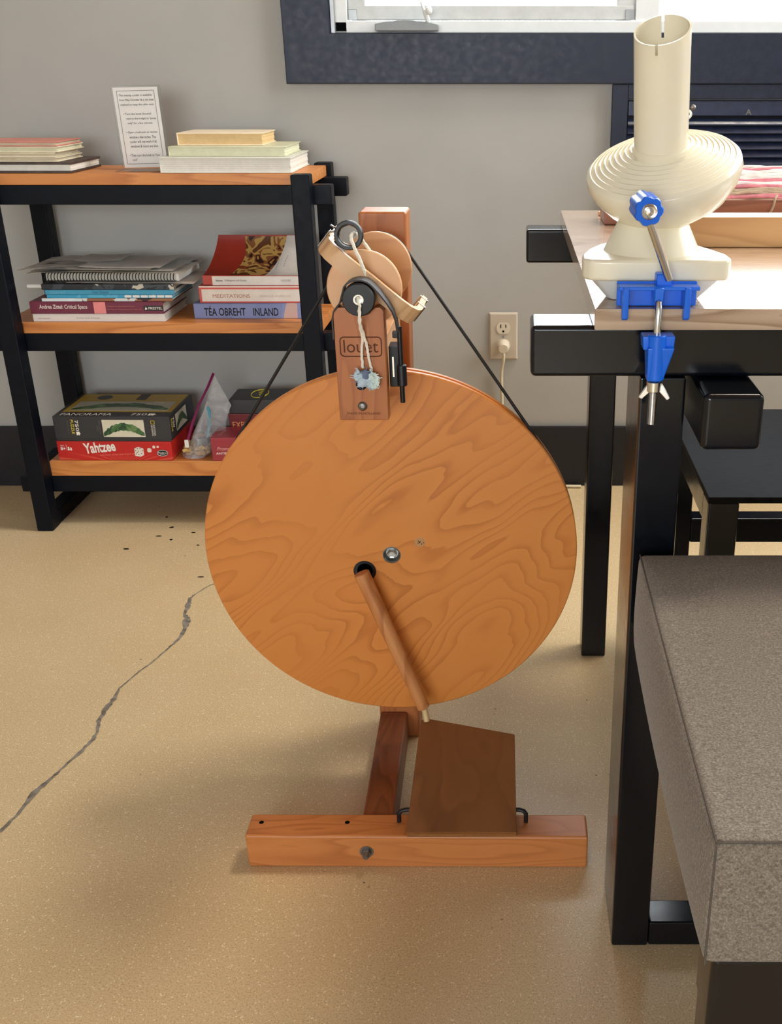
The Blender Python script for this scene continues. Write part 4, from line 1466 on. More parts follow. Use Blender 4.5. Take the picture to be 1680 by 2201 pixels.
    b = MB()
    b.lathe([(0.0095, 0), (0.0095, 0.0012)], (-0.1935, 1.1068, bz), (0, -1, 0), 24)
    b.lathe([(0.0068, 0.0012), (0.0068, 0.0055), (0.0058, 0.0065)], (-0.1935, 1.1068, bz), (0, -1, 0), 6)
    b.lathe([(0.0042, 0.0060), (0.0042, 0.0115), (0.0034, 0.0125)], (-0.1935, 1.1068, bz), (0, -1, 0), 16)
    b.build('base_bolt', M_DARKMETAL, bar)
    # treadle
    b = MB()
    pts = [(-0.138, 1.104, 0.0545), (0.0085, 1.104, 0.0545), (0.0065, 1.245, 0.1105), (-0.122, 1.2700, 0.1205), (-0.1295, 1.2665, 0.1191)]
    up = Vector((0, -0.37, 0.929)) * 0.0130
    b.prism(pts, up, 0.0012)
    tr = part(b.build('treadle', M_TREAD, t))
    b = MB()
    for k in range(4):
        zz = 0.0545 + 0.0015 + 0.0030 * k
        p = Vector((-0.1375, 1.1036, 0.0545)) + up * ((k * 0.25) + 0.06)
        q = Vector((0.0080, 1.1036, 0.0545)) + up * ((k * 0.25) + 0.06)
        b.prism([p, q, q + up * 0.13, p + up * 0.13], (0, -0.0005, 0))
    b.build('plywood_layers', M_PLY, tr, smooth=False)
    for sx, x in ((1, -0.1515), (-1, 0.0215)):
        b = MB()
        pth = [(x, 1.136, 0.050), (x, 1.136, 0.060), (x, 1.1362, 0.066), (x + sx * 0.003, 1.1365, 0.0705), (x + sx * 0.008, 1.137, 0.0722), (x + sx * 0.020, 1.138, 0.0722)]
        b.tube(pth, 0.0030, 10)
        b.build('hinge_pin', M_RUBBER, t)
    # footman from the crank to the treadle
    p0, p1 = Vector((-0.2060, 1.288, 0.3560)), Vector((-0.1245, 1.266, 0.1495))
    b = MB()
    b.cyl(p0, p1, 0.0112, 0.0090, 24, bev=0.0012)
    fm = part(b.build('footman', M_DOWEL, t))
    MB().cyl((HX, WY + 0.020, HZ), (HX, 1.290, HZ), 0.0058, n=16).build('crank_pin', M_STEEL, t)
    b = MB()
    b.tube([p1 + (p0 - p1) * 0.03, (-0.1235, 1.2655, 0.146), (-0.1215, 1.2630, 0.138), (-0.1205, 1.2605, 0.1305)], 0.0044, 10)
    b.build('connector_cord', plain('nylon_connector', S(206, 178, 128), 0.4), fm)

    # front maiden plate with the maker's mark
    px0, px1, py0, py1, pz0, pz1 = -0.2062, -0.1468, 1.200, 1.221, 0.6065, 0.7440
    b = MB()
    prof = [(px0, pz0), (px1, pz0), (px1, pz1 - 0.004), (px1 - 0.004, pz1)]
    prof += [(-0.1565, pz1), (-0.1600, 0.7415), (-0.1640, 0.7365), (-0.1740, 0.7335), (-0.1840, 0.7365), (-0.1885, 0.7415), (-0.1920, pz1), (px0 + 0.004, pz1), (px0, pz1 - 0.004)]
    b.prism([(x, py0, z) for x, z in prof], (0, py1 - py0, 0), 0.0016, 2)
    pl = part(b.build('maiden_plate', M_OAKZ, t))
    b = MB()
    rx0, rx1, rz0, rz1, rr_ = -0.2000, -0.1515, 0.6860, 0.7090, 0.0045
    pts = []
    for (cx, cz, a0) in ((rx1 - rr_, rz1 - rr_, 0), (rx0 + rr_, rz1 - rr_, 90), (rx0 + rr_, rz0 + rr_, 180), (rx1 - rr_, rz0 + rr_, 270)):
        for k in range(6):
            a = R(a0 + 90 * k / 5)
            pts.append((cx + rr_ * math.cos(a), py0 - 0.0001, cz + rr_ * math.sin(a)))
    b.tube(pts, 0.0007, 6, closed=True)
    b.build('logo_frame', M_INKB, pl)
    text('louet', pl, M_INKB, (-0.1962, py0, 0.6905), (1, 0, 0), (0, 0, 1), 0.0408, 0.0150, 0.0)
    text('MADE IN HOLLAND', pl, M_INKB, (-0.1962, py0, 0.6140), (1, 0, 0), (0, 0, 1), 0.0395, 0.0030, 0.0)
    b = MB()
    b.lathe([(0.0058, 0), (0.0056, 0.0012), (0.0042, 0.0026), (0.0024, 0.0030), (0.0022, 0.0018), (0.0002, 0.0018)], (-0.1778, py0, 0.6245), (0, -1, 0), 20, caps=False)
    b.build('plate_screw', M_DARKMETAL, pl)
    b = MB()
    b.lathe([(0.0066, 0), (0.0060, 0.0006)], (-0.1780, py0, 0.6510), (0, -1, 0), 20)
    b.build('plate_hole', M_HOLE, pl)
    # arm from the plate back over the wheel to the post
    b = MB()
    prof = [(1.2212, 0.6120), (1.2212, 0.7000), (1.4060, 0.7000), (1.4060, 0.6570), (1.3000, 0.6570)]
    b.prism([(-0.2000, y, z) for y, z in prof], (0.0500, 0, 0), 0.001)
    b.build('support_arm', M_BIRCH, t)

    # flyer bearing, orifice
    AX = (-0.1735, 0.7555)
    b = MB()
    b.lathe([(0.0170, 0.0), (0.0188, 0.001), (0.0188, 0.0125), (0.0176, 0.0138), (0.0062, 0.0140), (0.0058, 0.0125), (0.0056, 0.004)], (AX[0], 1.1985, AX[1]), (0, -1, 0), 40, caps=False)
    b.build('orifice_bearing', M_RUBBER, t)
    b = MB()
    b.lathe([(0.0060, 0.0), (0.0060, 0.0145), (0.0042, 0.0145), (0.0042, 0.003), (0.0001, 0.003)], (AX[0], 1.2000, AX[1]), (0, -1, 0), 24, caps=False)
    b.build('orifice_tube', M_STEEL, t)
    MB().cyl((AX[0], 1.1990, AX[1]), (AX[0] + 0.003, 1.404, AX[1] + 0.008), 0.0055, n=14).build('flyer_shaft', M_STEEL, t)
    # brake strap over the bearing
    b = MB()
    pts = [(px0 - 0.0012, 1.210, 0.7060), (px0 - 0.0012, 1.210, 0.7300), (px0 + 0.001, 1.210, 0.7385), (-0.1965, 1.204, 0.7500)]
    for k in range(9):
        a = R(140 - 100 * k / 8)
        pts.append((AX[0] + 0.0215 * math.cos(a), 1.200, AX[1] + 0.0215 * math.sin(a)))
    pts += [(-0.1510, 1.200, 0.7625), (-0.1420, 1.201, 0.7500), (-0.1365, 1.204, 0.7395), (-0.1338, 1.210, 0.7280), (-0.1330, 1.216, 0.7130)]
    b.sweep(pts, (0, 1, 0), 0.020, 0.0018)
    b.build('brake_strap', M_LEATHER, t)
    # brake adjuster
    b = MB()
    b.box(-0.1462, -0.1320, 1.222, 1.244, 0.6420, 0.6930, 0.0015)
    ba = part(b.build('brake_adjuster', M_RUBBER, t))
    b = MB()
    b.cyl((-0.1305, 1.214, 0.6250), (-0.1315, 1.216, 0.7180), 0.0030, n=12)
    b.cyl((-0.1300, 1.213, 0.6460), (-0.1305, 1.215, 0.6720), 0.0060, n=14, bev=0.001)
    b.box(-0.1400, -0.1290, 1.214, 1.222, 0.7040, 0.7120, 0.0012)
    b.build('adjuster_screw', M_RUBBER, ba)
    MB().box(-0.1425, -0.1395, 1.2195, 1.2225, 0.6550, 0.6800, 0.0006).build('adjuster_clip', M_STEEL, ba)

    # bobbin: two discs, core, hub, whorl
    for y, r_, nm in ((1.2360, 0.0448, 'bobbin_disc'), (1.3480, 0.0452, 'bobbin_disc')):
        b = MB()
        f = (y - 1.2) / 0.2
        b.lathe([(0.004, 0), (r_ - 0.0012, 0), (r_, 0.0012), (r_, 0.0048), (r_ - 0.0012, 0.006), (0.004, 0.006)], (AX[0] + 0.003 * f, y, AX[1] + 0.008 * f + 0.002), (0, 1, 0), 64, caps=False)
        b.build(nm, M_BIRCH, t)
    MB().cyl((AX[0] + 0.0006, 1.2421, AX[1] + 0.004), (AX[0] + 0.002, 1.3479, AX[1] + 0.008), 0.017, n=24).build('bobbin_core', M_BIRCH, t)
    b = MB()
    b.lathe([(0.0060, 0.0), (0.0145, 0.0), (0.0145, 0.004), (0.0130, 0.005), (0.0060, 0.005)], (AX[0] + 0.0006, 1.2358, AX[1] + 0.0035), (0, -1, 0), 30, caps=False)
    b.build('bobbin_bush', M_RUBBER, t)
    b = MB()
    WHX, WHZ, WHY, WHR = AX[0] + 0.003, AX[1] + 0.009, 1.3600, 0.0400
    b.lathe([(0.005, 0), (WHR + 0.003, 0), (WHR, 0.003), (WHR, 0.006), (WHR + 0.003, 0.009), (0.005, 0.009)], (WHX, WHY - 0.0055, WHZ), (0, 1, 0), 48, caps=False)
    b.build('bobbin_whorl', M_BIRCH, t)

    # flyer: a bent laminated strip
    d = Vector((0.771, 0, -0.637))
    wdir = Vector((0.637, 0, 0.771))
    c = Vector((AX[0] + 0.0085, 1.0, AX[1] + 0.0135))
    cy = []
    H = 0.0660
    path = [(-H - 0.001, 1.310), (-H, 1.280), (-H, 1.250), (-H + 0.0010, 1.237), (-H + 0.0045, 1.2250), (-H + 0.0120, 1.2185), (-H + 0.024, 1.2160), (-0.02, 1.2165), (0.0, 1.2185), (0.02, 1.2165), (H - 0.024, 1.2160), (H - 0.012, 1.2185), (H - 0.0045, 1.2250), (H - 0.0010, 1.237), (H, 1.250), (H, 1.280), (H + 0.001, 1.310)]
    pts = [Vector((c.x, 0, c.z)) + d * s_ + Vector((0, y, 0)) for s_, y in path]
    # pull the middle of the bow onto the shaft axis
    b = MB()
    b.sweep(pts, wdir, 0.0200, 0.0075)
    fl = part(b.build('flyer', M_FLYER, t, ang=50))
    # steel clips round the arms
    for s_, y in ((-H, 1.253), (-H, 1.262), (H, 1.256), (H, 1.294)):
        b = MB()
        q = Vector((c.x, y, c.z)) + d * s_
        hw, ht = wdir * 0.0110, d * 0.0050
        b.tube([q + hw + ht, q - hw + ht, q - hw - ht, q + hw - ht], 0.0011, 6, closed=True)
        b.build('clip', M_STEEL, fl)
    ring_c = Vector((-0.1855, 1.222, 0.8225))
    b = MB()
    b.lathe([(0.0118, 0.002), (0.0128, 0.0), (0.0156, 0.0), (0.0168, 0.002), (0.0168, 0.0055), (0.0156, 0.0075), (0.0128, 0.0075), (0.0118, 0.0055), (0.0118, 0.002)], ring_c + Vector((0, 0.0037, 0)), (0, -1, 0.05), 40, caps=False)
    eg = part(b.build('yarn_guide_ring', M_RUBBER, fl))
    b = MB()
    b.torus(ring_c + Vector((0, 0.001, 0)), (0, 1, 0), 0.0112, 0.0010, 32, 6)
    b.tube([ring_c + Vector((-0.0160, 0.003, 0.004)), ring_c + Vector((-0.0230, 0.010, 0.002)), Vector((c.x, 1.245, c.z)) + d * (-H) + wdir * 0.006], 0.0014, 6)
    b.tube([ring_c + Vector((-0.0150, 0.001, 0.008)), ring_c + Vector((-0.0195, -0.003, 0.012))], 0.0012, 6)
    b.build('guide_wire', M_STEEL, eg)

    # drive belt: round the wheel, up to the whorl
    C1, R1, Y1 = Vector((WX, WZ)), WR - 0.0022, WY + 0.011
    C2, R2, Y2 = Vector((WHX, WHZ)), WHR + 0.0015, WHY
    dv = C2 - C1
    D = dv.length
    base = math.atan2(dv.y, dv.x)
    off = math.acos((R1 - R2) / D)
    pts = []
    n1, n2 = 90, 26
    a0, a1 = base + off, base - off + 2 * math.pi
    for i in range(n1 + 1):
        a = a0 + (a1 - a0) * i / n1
        pts.append((C1.x + R1 * math.cos(a), Y1, C1.y + R1 * math.sin(a)))
    b0, b1 = base - off, base + off
    p_start = Vector(pts[-1])
    q_end = Vector((C2.x + R2 * math.cos(b0), Y2, C2.y + R2 * math.sin(b0)))
    for k in range(1, 8):
        pts.append(tuple(p_start.lerp(q_end, k / 8)))
    for i in range(n2 + 1):
        a = b0 + (b1 - b0) * i / n2
        pts.append((C2.x + R2 * math.cos(a), Y2, C2.y + R2 * math.sin(a)))
    q2 = Vector(pts[-1])
    p2 = Vector(pts[0])
    for k in range(1, 8):
        pts.append(tuple(q2.lerp(p2, k / 8)))
    b = MB()
    b.tube(pts, 0.0022, 8, closed=True)
    b.build('drive_belt', M_BELT, t)

    # ---- yarn: a thing of its own
    y_ = thing('yarn_strand', 'cream handspun yarn threaded through the flyer with a blue wool tuft', 'yarn', (AX[0], 1.18, 0.64))

    def wob(pts, n, r_, name, amp=0.0006, seed=0):
        P = [Vector(p) for p in pts]
        out = []
        rr = random.Random(seed)
        for i in range(len(P) - 1):
            p0_, p1_, p2_, p3_ = P[max(i - 1, 0)], P[i], P[i + 1], P[min(i + 2, len(P) - 1)]
            for k in range(n):
                f = k / n
                q = 0.5 * ((2 * p1_) + (-p0_ + p2_) * f + (2 * p0_ - 5 * p1_ + 4 * p2_ - p3_) * f * f + (-p0_ + 3 * p1_ - 3 * p2_ + p3_) * f ** 3)
                out.append(q + Vector((rr.uniform(-amp, amp), rr.uniform(-amp, amp), rr.uniform(-amp, amp))))
        out.append(P[-1])
        b = MB()
        b.tube(out, r_, 8)
        return b.build(name, M_YARN, y_)

    oz = AX[1]
    wob([(AX[0] - 0.002, 1.190, oz + 0.001), (AX[0], 1.1825, oz + 0.002), (AX[0] + 0.002, 1.1800, oz - 0.006), (AX[0] + 0.0005, 1.1810, oz - 0.020), (AX[0], 1.1900, oz - 0.034), (AX[0] + 0.0005, 1.1960, oz - 0.046), (AX[0] - 0.0012, 1.1968, oz - 0.066), (AX[0] - 0.0005, 1.1965, oz - 0.082)], 6, 0.0017, 'strand', seed=1)
    wob([(AX[0] + 0.001, 1.1795, oz - 0.010), (AX[0] + 0.0012, 1.1800, oz - 0.024), (AX[0] + 0.002, 1.1930, oz - 0.040), (AX[0] + 0.005, 1.1962, oz - 0.055), (AX[0] + 0.0070, 1.1966, oz - 0.072), (AX[0] + 0.0100, 1.1962, oz - 0.087)], 6, 0.0016, 'strand', seed=2)
    rc = ring_c
    wob([(AX[0] + 0.006, 1.2160, oz + 0.022), (AX[0] + 0.003, 1.2130, oz + 0.034), (AX[0] - 0.004, 1.2120, oz + 0.052), (rc.x + 0.0035, 1.2155, rc.z - 0.004), (rc.x + 0.0045, 1.2200, rc.z + 0.002), (rc.x + 0.0085, 1.2300, rc.z - 0.001), (rc.x + 0.0150, 1.2400, rc.z - 0.012), (AX[0] + 0.0100, 1.2480, AX[1] + 0.040), (AX[0] + 0.006, 1.262, AX[1] + 0.022)], 7, 0.0021, 'strand', amp=0.0004, seed=3)
    tc = Vector((AX[0] + 0.001, 1.1905, oz - 0.094))
    for i, (dx, dz, r_, mm) in enumerate(((-0.006, 0.003, 0.0065, M_TUFT1), (0.001, 0.005, 0.0060, M_TUFT2), (-0.001, -0.003, 0.0070, M_TUFT1), (0.008, 0.002, 0.0062, M_TUFT3), (0.013, -0.002, 0.0058, M_TUFT3), (-0.004, -0.005, 0.0050, M_TUFT2), (0.007, -0.006, 0.0052, M_TUFT1), (0.011, -0.009, 0.0040, M_TUFT3))):
        b = MB()
        b.blob((tc.x + dx, tc.y - 0.001 * (i % 3), tc.z + dz), r_, r_ * 0.75, r_, seed=i + 20, amp=0.35, sub=2)
        rr = random.Random(i)
        for k in range(6):
            a = rr.uniform(0, 6.28)
            p = Vector((tc.x + dx, tc.y, tc.z + dz))
            q = p + Vector((math.cos(a) * r_ * 1.6, rr.uniform(-0.004, 0.001), math.sin(a) * r_ * 1.6))
            m_ = p.lerp(q, 0.6) + Vector((rr.uniform(-0.003, 0.003), -0.002, rr.uniform(-0.003, 0.003)))
            b.tube([p, m_, q], 0.0006, 5)
        b.build('wool_tuft', mm, y_)


spinning_wheel()


# ------------------------------------------------------------------ work table
ZT = 0.796


def work_table():
    t = thing('work_table', 'wooden topped work table on a black square tube frame', 'table', (0.9, 1.3, 0))
    XE = 1.75
    MB().box(0.078, XE, 0.950, 1.664, ZT - 0.020, ZT, 0.0012).build('table_top', M_TABLE, t)
    z0, z1 = 0.7257, ZT - 0.0203
    MB().box(0.0195, XE + 0.06, 0.969, 1.025, z0, z1, 0.005, 3).build('rail', M_BLACKG, t)
    MB().box(0.0245, XE + 0.06, 1.602, 1.655, z0, z1, 0.004, 3).build('rail', M_BLACKG, t)
    for xa in (0.1775, XE - 0.20):
        MB().box(xa, xa + 0.0560, 0.912, 1.72, z0 - 0.0550, z0 - 0.0003, 0.006, 3).build('cross_beam', M_BLACKG, t)
    for xa in (0.1250, XE - 0.14):
        MB().box(xa, xa + 0.0450, 0.969, 1.072, 0, z0 - 0.0002, 0.003, 2).build('leg', M_BLACKG, t)
        MB().box(xa + 0.006, xa + 0.0500, 1.656, 1.702, 0, z1, 0.003, 2).build('leg', M_BLACKG, t)
    MB().box(0.1702, XE - 0.142, 0.970, 1.009, 0.0, 0.0365, 0.003, 2).build('floor_rail', M_BLACKG, t)


work_table()


def ball_winder():
    t = thing('yarn_ball_winder', 'cream plastic yarn ball winder clamped to the table edge with a blue handle', 'yarn winder', (0.137, 1.03, ZT))
    cx = 0.1365
    # base: a rounded, swept plate
    zb0, zb1 = 0.8180, 0.8375

    def outline(k):
        P = []
        pts = [(-0.0690, 0.978), (-0.062, 0.968), (-0.045, 0.9645), (0.045, 0.9645), (0.064, 0.967), (0.0695, 0.978), (0.0690, 1.000), (0.0600, 1.030), (0.0480, 1.062), (0.030, 1.085), (0.0, 1.092), (-0.030, 1.085), (-0.048, 1.062), (-0.060, 1.035), (-0.0680, 1.005)]
        return [(cx + x * k, 1.025 + (y - 1.025) * k) for x, y in pts]
    b = MB()
    b.prism([(x, y, zb0) for x, y in outline(1.0)], (0, 0, zb1 - zb0), 0.0035, 3)
    b.build('base_plate', M_CREAM, t)
    # tapering skirt below the plate down to the table
    bm = bmesh.new()
    lo = outline(0.62)
    hi = outline(0.90)
    va = [bm.verts.new((x, max(y, 0.972), ZT + 0.0005)) for x, y in lo]
    vb = [bm.verts.new((x, max(y, 0.968), zb0 + 0.001)) for x, y in hi]
    n = len(va)
    for i in range(n):
        bm.faces.new([va[i], va[(i + 1) % n], vb[(i + 1) % n], vb[i]])
    bm.faces.new(va[::-1])
    bm.faces.new(vb)
    bmesh.ops.recalc_face_normals(bm, faces=bm.faces)
    b = MB()
    b.bm.free()
    b.bm = bm
    b.build('base_skirt', M_WHITE, t)
    # conical housing
    b = MB()
    b.lathe([(0.0475, 0.0), (0.0460, 0.0025), (0.0400, 0.015), (0.0300, 0.0365), (0.0285, 0.0385), (0.0265, 0.0395), (0.0245, 0.0400), (0.0240, 0.056)], (cx, 1.022, zb1 - 0.002), (0, 0, 1), 48)
    b.build('housing', M_CREAM, t)
    # spinning disc: thick lens with fine ridges on its upper side
    DC = Vector((0.1450, 1.025, 0.9080))
    ax = Vector((-0.20, -0.34, 1.0)).normalized()
    prof = [(0.004, -0.0430), (0.022, -0.0420), (0.040, -0.0370), (0.058, -0.0250), (0.0690, -0.0100), (0.0733, 0.0010), (0.0726, 0.0075)]
    r_ = 0.0722
    h = 0.0085
    for i in range(9):
        # each ridge rises, then drops into a fine groove
        prof += [(r_, h), (r_ - 0.0036, h + 0.0036), (r_ - 0.0046, h + 0.0034), (r_ - 0.0049, h + 0.0017)]
        r_ -= 0.0050
        h += 0.0025 - i * 0.00013
    prof += [(r_ - 0.002, h + 0.002), (0.024, h + 0.003), (0.002, h + 0.003)]
    b = MB()
    b.lathe(prof, DC, ax, 96)
    b.build('winding_disc', M_CREAM, t, ang=28)
    # tube leaning towards the viewer, with two slits at its mouth
    tb = Vector((0.1400, 1.012, 0.9080))
    ta = Vector((-0.085, -0.320, 1.0)).normalized()
    L = 0.128
    ro, ri = 0.0245, 0.0228
    b = MB()

    def cutr(r, hh, a):
        return r
    seg = 64
    u = ta.cross(Vector((0, 1, 0))).normalized()
    v = ta.cross(u).normalized()
    bm = b.bm
    slit = {12, 46}

    def rim(r, hh, a):
        d_ = u * math.cos(a) + v * math.sin(a)
        k_ = 0.0050 * d_.y + 0.0030 * d_.x if hh > L - 0.001 else 0.0
        return tb + ta * (hh + k_) + d_ * r
    rings = []
    for (r, hh) in ((ro, 0.0), (ro, L - 0.014), (ro, L), (ri, L), (ri, L - 0.014), (ri, 0.0)):
        rings.append([bm.verts.new(rim(r, hh, 2 * math.pi * i / seg)) for i in range(seg)])
    for k in range(5):
        for i in range(seg):
            if i in slit and k in (1, 2, 3):
                continue
            j = (i + 1) % seg
            bm.faces.new([rings[k][i], rings[k][j], rings[k + 1][j], rings[k + 1][i]])
    bmesh.ops.recalc_face_normals(bm, faces=bm.faces)
    b.build('winding_tube', M_CREAM, t, ang=40)
    b = MB()
    b.lathe([(0.0262, 0.0), (0.0262, 0.004), (0.0250, 0.005)], tb + ta * 0.0235, ta, 48)
    b.build('tube_collar', M_CREAM, t)
    # hook of wire beside the tube
    b = MB()
    b.torus((0.1600, 1.004, 0.9610), (0, 1, 0), 0.0035, 0.0012, 16, 6)
    b.build('yarn_hook', M_WHITE, t)

    # blue clamp bracket over the table edge
    b = MB()
    b.box(0.0985, 0.1720, 0.9600, 0.9640, ZT + 0.0006, zb0 + 0.001, 0.0006, 1)
    b.box(0.1330, 0.1475, 0.9500, 0.9642, zb0 - 0.002, zb0 + 0.0095, 0.001, 1)
    b.box(0.0985, 0.1720, 0.9420, 0.9640, zb0 - 0.0040, zb0 - 0.0005, 0.0006, 1)
    for xa in (0.1020, 0.1580):
        b.prism([(xa, 0.962, zb0 - 0.001), (xa, 0.938, zb0 - 0.001), (xa, 0.9395, ZT - 0.007), (xa, 0.9440, ZT - 0.0095), (xa, 0.9485, ZT - 0.007), (xa, 0.9485, ZT + 0.0006), (xa, 0.962, ZT + 0.0006)], (0.0055, 0, 0), 0.0006, 1)
    b.box(0.1305, 0.1395, 0.9400, 0.9620, zb0 - 0.0155, zb0 - 0.001, 0.001, 1)
    b.build('clamp_bracket', M_BLUE, t)
    # clamp rod, jaw, wing nut
    rx = 0.1345
    b = MB()
    b.tube([(rx + 0.001, 0.960, zb0 - 0.0130), (rx + 0.001, 0.946, zb0 - 0.0130), (rx, 0.9385, zb0 - 0.0150), (rx, 0.9350, zb0 - 0.0215), (rx - 0.0005, 0.9345, zb0 - 0.035), (rx - 0.001, 0.9340, 0.700)], 0.0035, 14)
    b.build('clamp_rod', M_STEEL, t)
    b = MB()
    n = 46
    prof = [(0.0032, 0)]
    for i in range(n):
        prof += [(0.0040, i * 0.00105), (0.0034, i * 0.00105 + 0.0005)]
    b.lathe(prof[1:], (rx - 0.0015, 0.9340, 0.6905), (0.01, 0, 1), 16)
    b.build('threaded_end', M_STEEL, t)
    b = MB()
    b.hexa([(rx - 0.0085, 0.9270, 0.7330), (rx + 0.0060, 0.9270, 0.7330), (rx + 0.0075, 0.9420, 0.7330), (rx - 0.0085, 0.9420, 0.7330), (rx - 0.0095, 0.9245, 0.7655), (rx + 0.0155, 0.9245, 0.7655), (rx + 0.0155, 0.9490, 0.7655), (rx - 0.0100, 0.9490, 0.7655)], 0.002, 2)
    b.hexa([(rx - 0.0130, 0.9300, 0.7620), (rx + 0.0150, 0.9300, 0.7620), (rx + 0.0150, 0.9490, 0.7620), (rx - 0.0130, 0.9490, 0.7620), (rx - 0.0140, 0.9300, 0.7750), (rx + 0.0160, 0.9300, 0.7750), (rx + 0.0160, 0.9490, 0.7750), (rx - 0.0140, 0.9490, 0.7750)], 0.0015, 2)
    b.cyl((rx - 0.0005, 0.9320, 0.7340), (rx - 0.0005, 0.9320, 0.7765), 0.0085, n=20, bev=0.001)
    b.build('clamp_jaw', M_BLUE, t)
    b = MB()
    b.cyl((rx - 0.0010, 0.9340, 0.7220), (rx - 0.0010, 0.9340, 0.7325), 0.0066, n=18, bev=0.001)
    for sx in (-1, 1):
        b.hexa([(rx + sx * 0.003, 0.932, 0.7230), (rx + sx * 0.006, 0.932, 0.7310), (rx + sx * 0.006, 0.936, 0.7310), (rx + sx * 0.003, 0.936, 0.7230), (rx + sx * 0.0115, 0.932 - 0.002 * sx, 0.7140), (rx + sx * 0.0150, 0.932 - 0.002 * sx, 0.7165), (rx + sx * 0.0150, 0.9355, 0.7165), (rx + sx * 0.0115, 0.9355, 0.7140)], 0.0008, 1)
    b.build('wing_nut', M_STEEL, t)
    # crank arm and handle
    b = MB()
    p0, p1 = Vector((0.1435, 0.945, zb0 + 0.0060)), Vector((0.1185, 0.924, 0.8820))
    b.cyl(p0, p1, 0.0038, n=16)
    b.build('crank_arm', M_STEEL, t)
    hc = Vector((0.1175, 0.905, 0.8880))
    hax = Vector((0.10, -1.0, -0.10)).normalized()
    b = MB()
    b.lathe([(0.0095, -0.030), (0.0125, -0.027), (0.0130, -0.002), (0.0120, 0.0)], hc, hax, 48, fn=lambda r, hh, a: r * (1 - 0.12 * (0.5 + 0.5 * math.cos(7 * a)) ** 2))
    hd = part(b.build('crank_handle', M_BLUE, t, ang=30))
    b = MB()
    b.lathe([(0.0068, 0.0), (0.0068, 0.0012), (0.0060, 0.0020), (0.0044, 0.0012), (0.0034, 0.0012), (0.0030, 0.0028), (0.0003, 0.0034)], hc, hax, 28, caps=False)
    b.build('handle_screw', M_STEEL, hd)


ball_winder()


def loom():
    t = thing('loom', 'wooden table loom beam with a strip of pink and white weaving', 'loom', (0.7, 1.45, ZT))
    MB().box(0.205, 1.60, 1.302, 1.345, ZT + 0.0003, 0.8325, 0.0015).build('front_beam', M_TAN, t)
    MB().box(0.132, 1.62, 1.500, 1.575, ZT + 0.0003, 0.8300, 0.002).build('cloth_beam', M_BROWN, t)
    cl = bpy.data.objects.new('weaving', None)
    pink = plain('pink_yarn', S(214, 138, 150), 0.9, 0.1, var=0.15, vs_=90)
    whitey = plain('white_yarn', S(234, 230, 226), 0.9, 0.1, var=0.08, vs_=90)
    grey = plain('oatmeal_yarn', S(182, 164, 142), 0.9, 0.1, var=0.15, vs_=90)
    rr = random.Random(8)
    rows = [(1.506, 0.8335, pink), (1.512, 0.8375, grey), (1.519, 0.8410, grey), (1.526, 0.8445, pink), (1.533, 0.8480, whitey), (1.540, 0.8510, pink), (1.548, 0.8545, whitey), (1.556, 0.8580, whitey), (1.564, 0.8610, whitey), (1.572, 0.8635, pink), (1.580, 0.8655, whitey)]
    b0 = MB()
    b0.prism([(0.215, 1.502, 0.8302), (0.215, 1.588, 0.8302), (0.215, 1.588, 0.8640), (0.215, 1.506, 0.8320)], (1.36, 0, 0))
    b0.build('woven_base', grey, t, smooth=False)
    for i, (y, z, mm) in enumerate(rows):
        b = MB()
        for s_ in range(2):
            pts = []
            n = 90
            ph = rr.uniform(0, 6)
            for k in range(n + 1):
                x = 0.212 + 1.365 * k / n
                pts.append((x, y + 0.003 * s_ + 0.0012 * math.sin(k * 1.9 + ph), z + 0.0008 * s_ + 0.0014 * math.sin(k * 1.3 + ph * 2) + rr.uniform(-0.0008, 0.0008)))
            b.tube(pts, 0.0027, 6)
        b.build('yarn_row', mm, t)
    for (x, l_) in ((0.372, 0.020), (0.398, 0.012), (0.225, 0.012)):
        b = MB()
        b.tube([(x, 1.503, 0.836), (x - 0.004, 1.4965, 0.832), (x - 0.006, 1.4945, 0.832 - l_ * 0.5), (x - 0.010, 1.4945, 0.832 - l_)], 0.0018, 6)
        b.build('loose_end', grey, t)
    tag(t)
    # wooden stick on the table behind the winder
    b = MB()
    b.lathe([(0.0030, 0), (0.0036, 0.001), (0.0036, 0.092), (0.0028, 0.094)], (0.1315, 1.600, ZT + 0.0036), (1, 0.10, 0), 8)
    tag(b.build('shuttle_stick', M_TAN), 'short wooden stick lying on the table behind the yarn winder', 'stick')


loom()


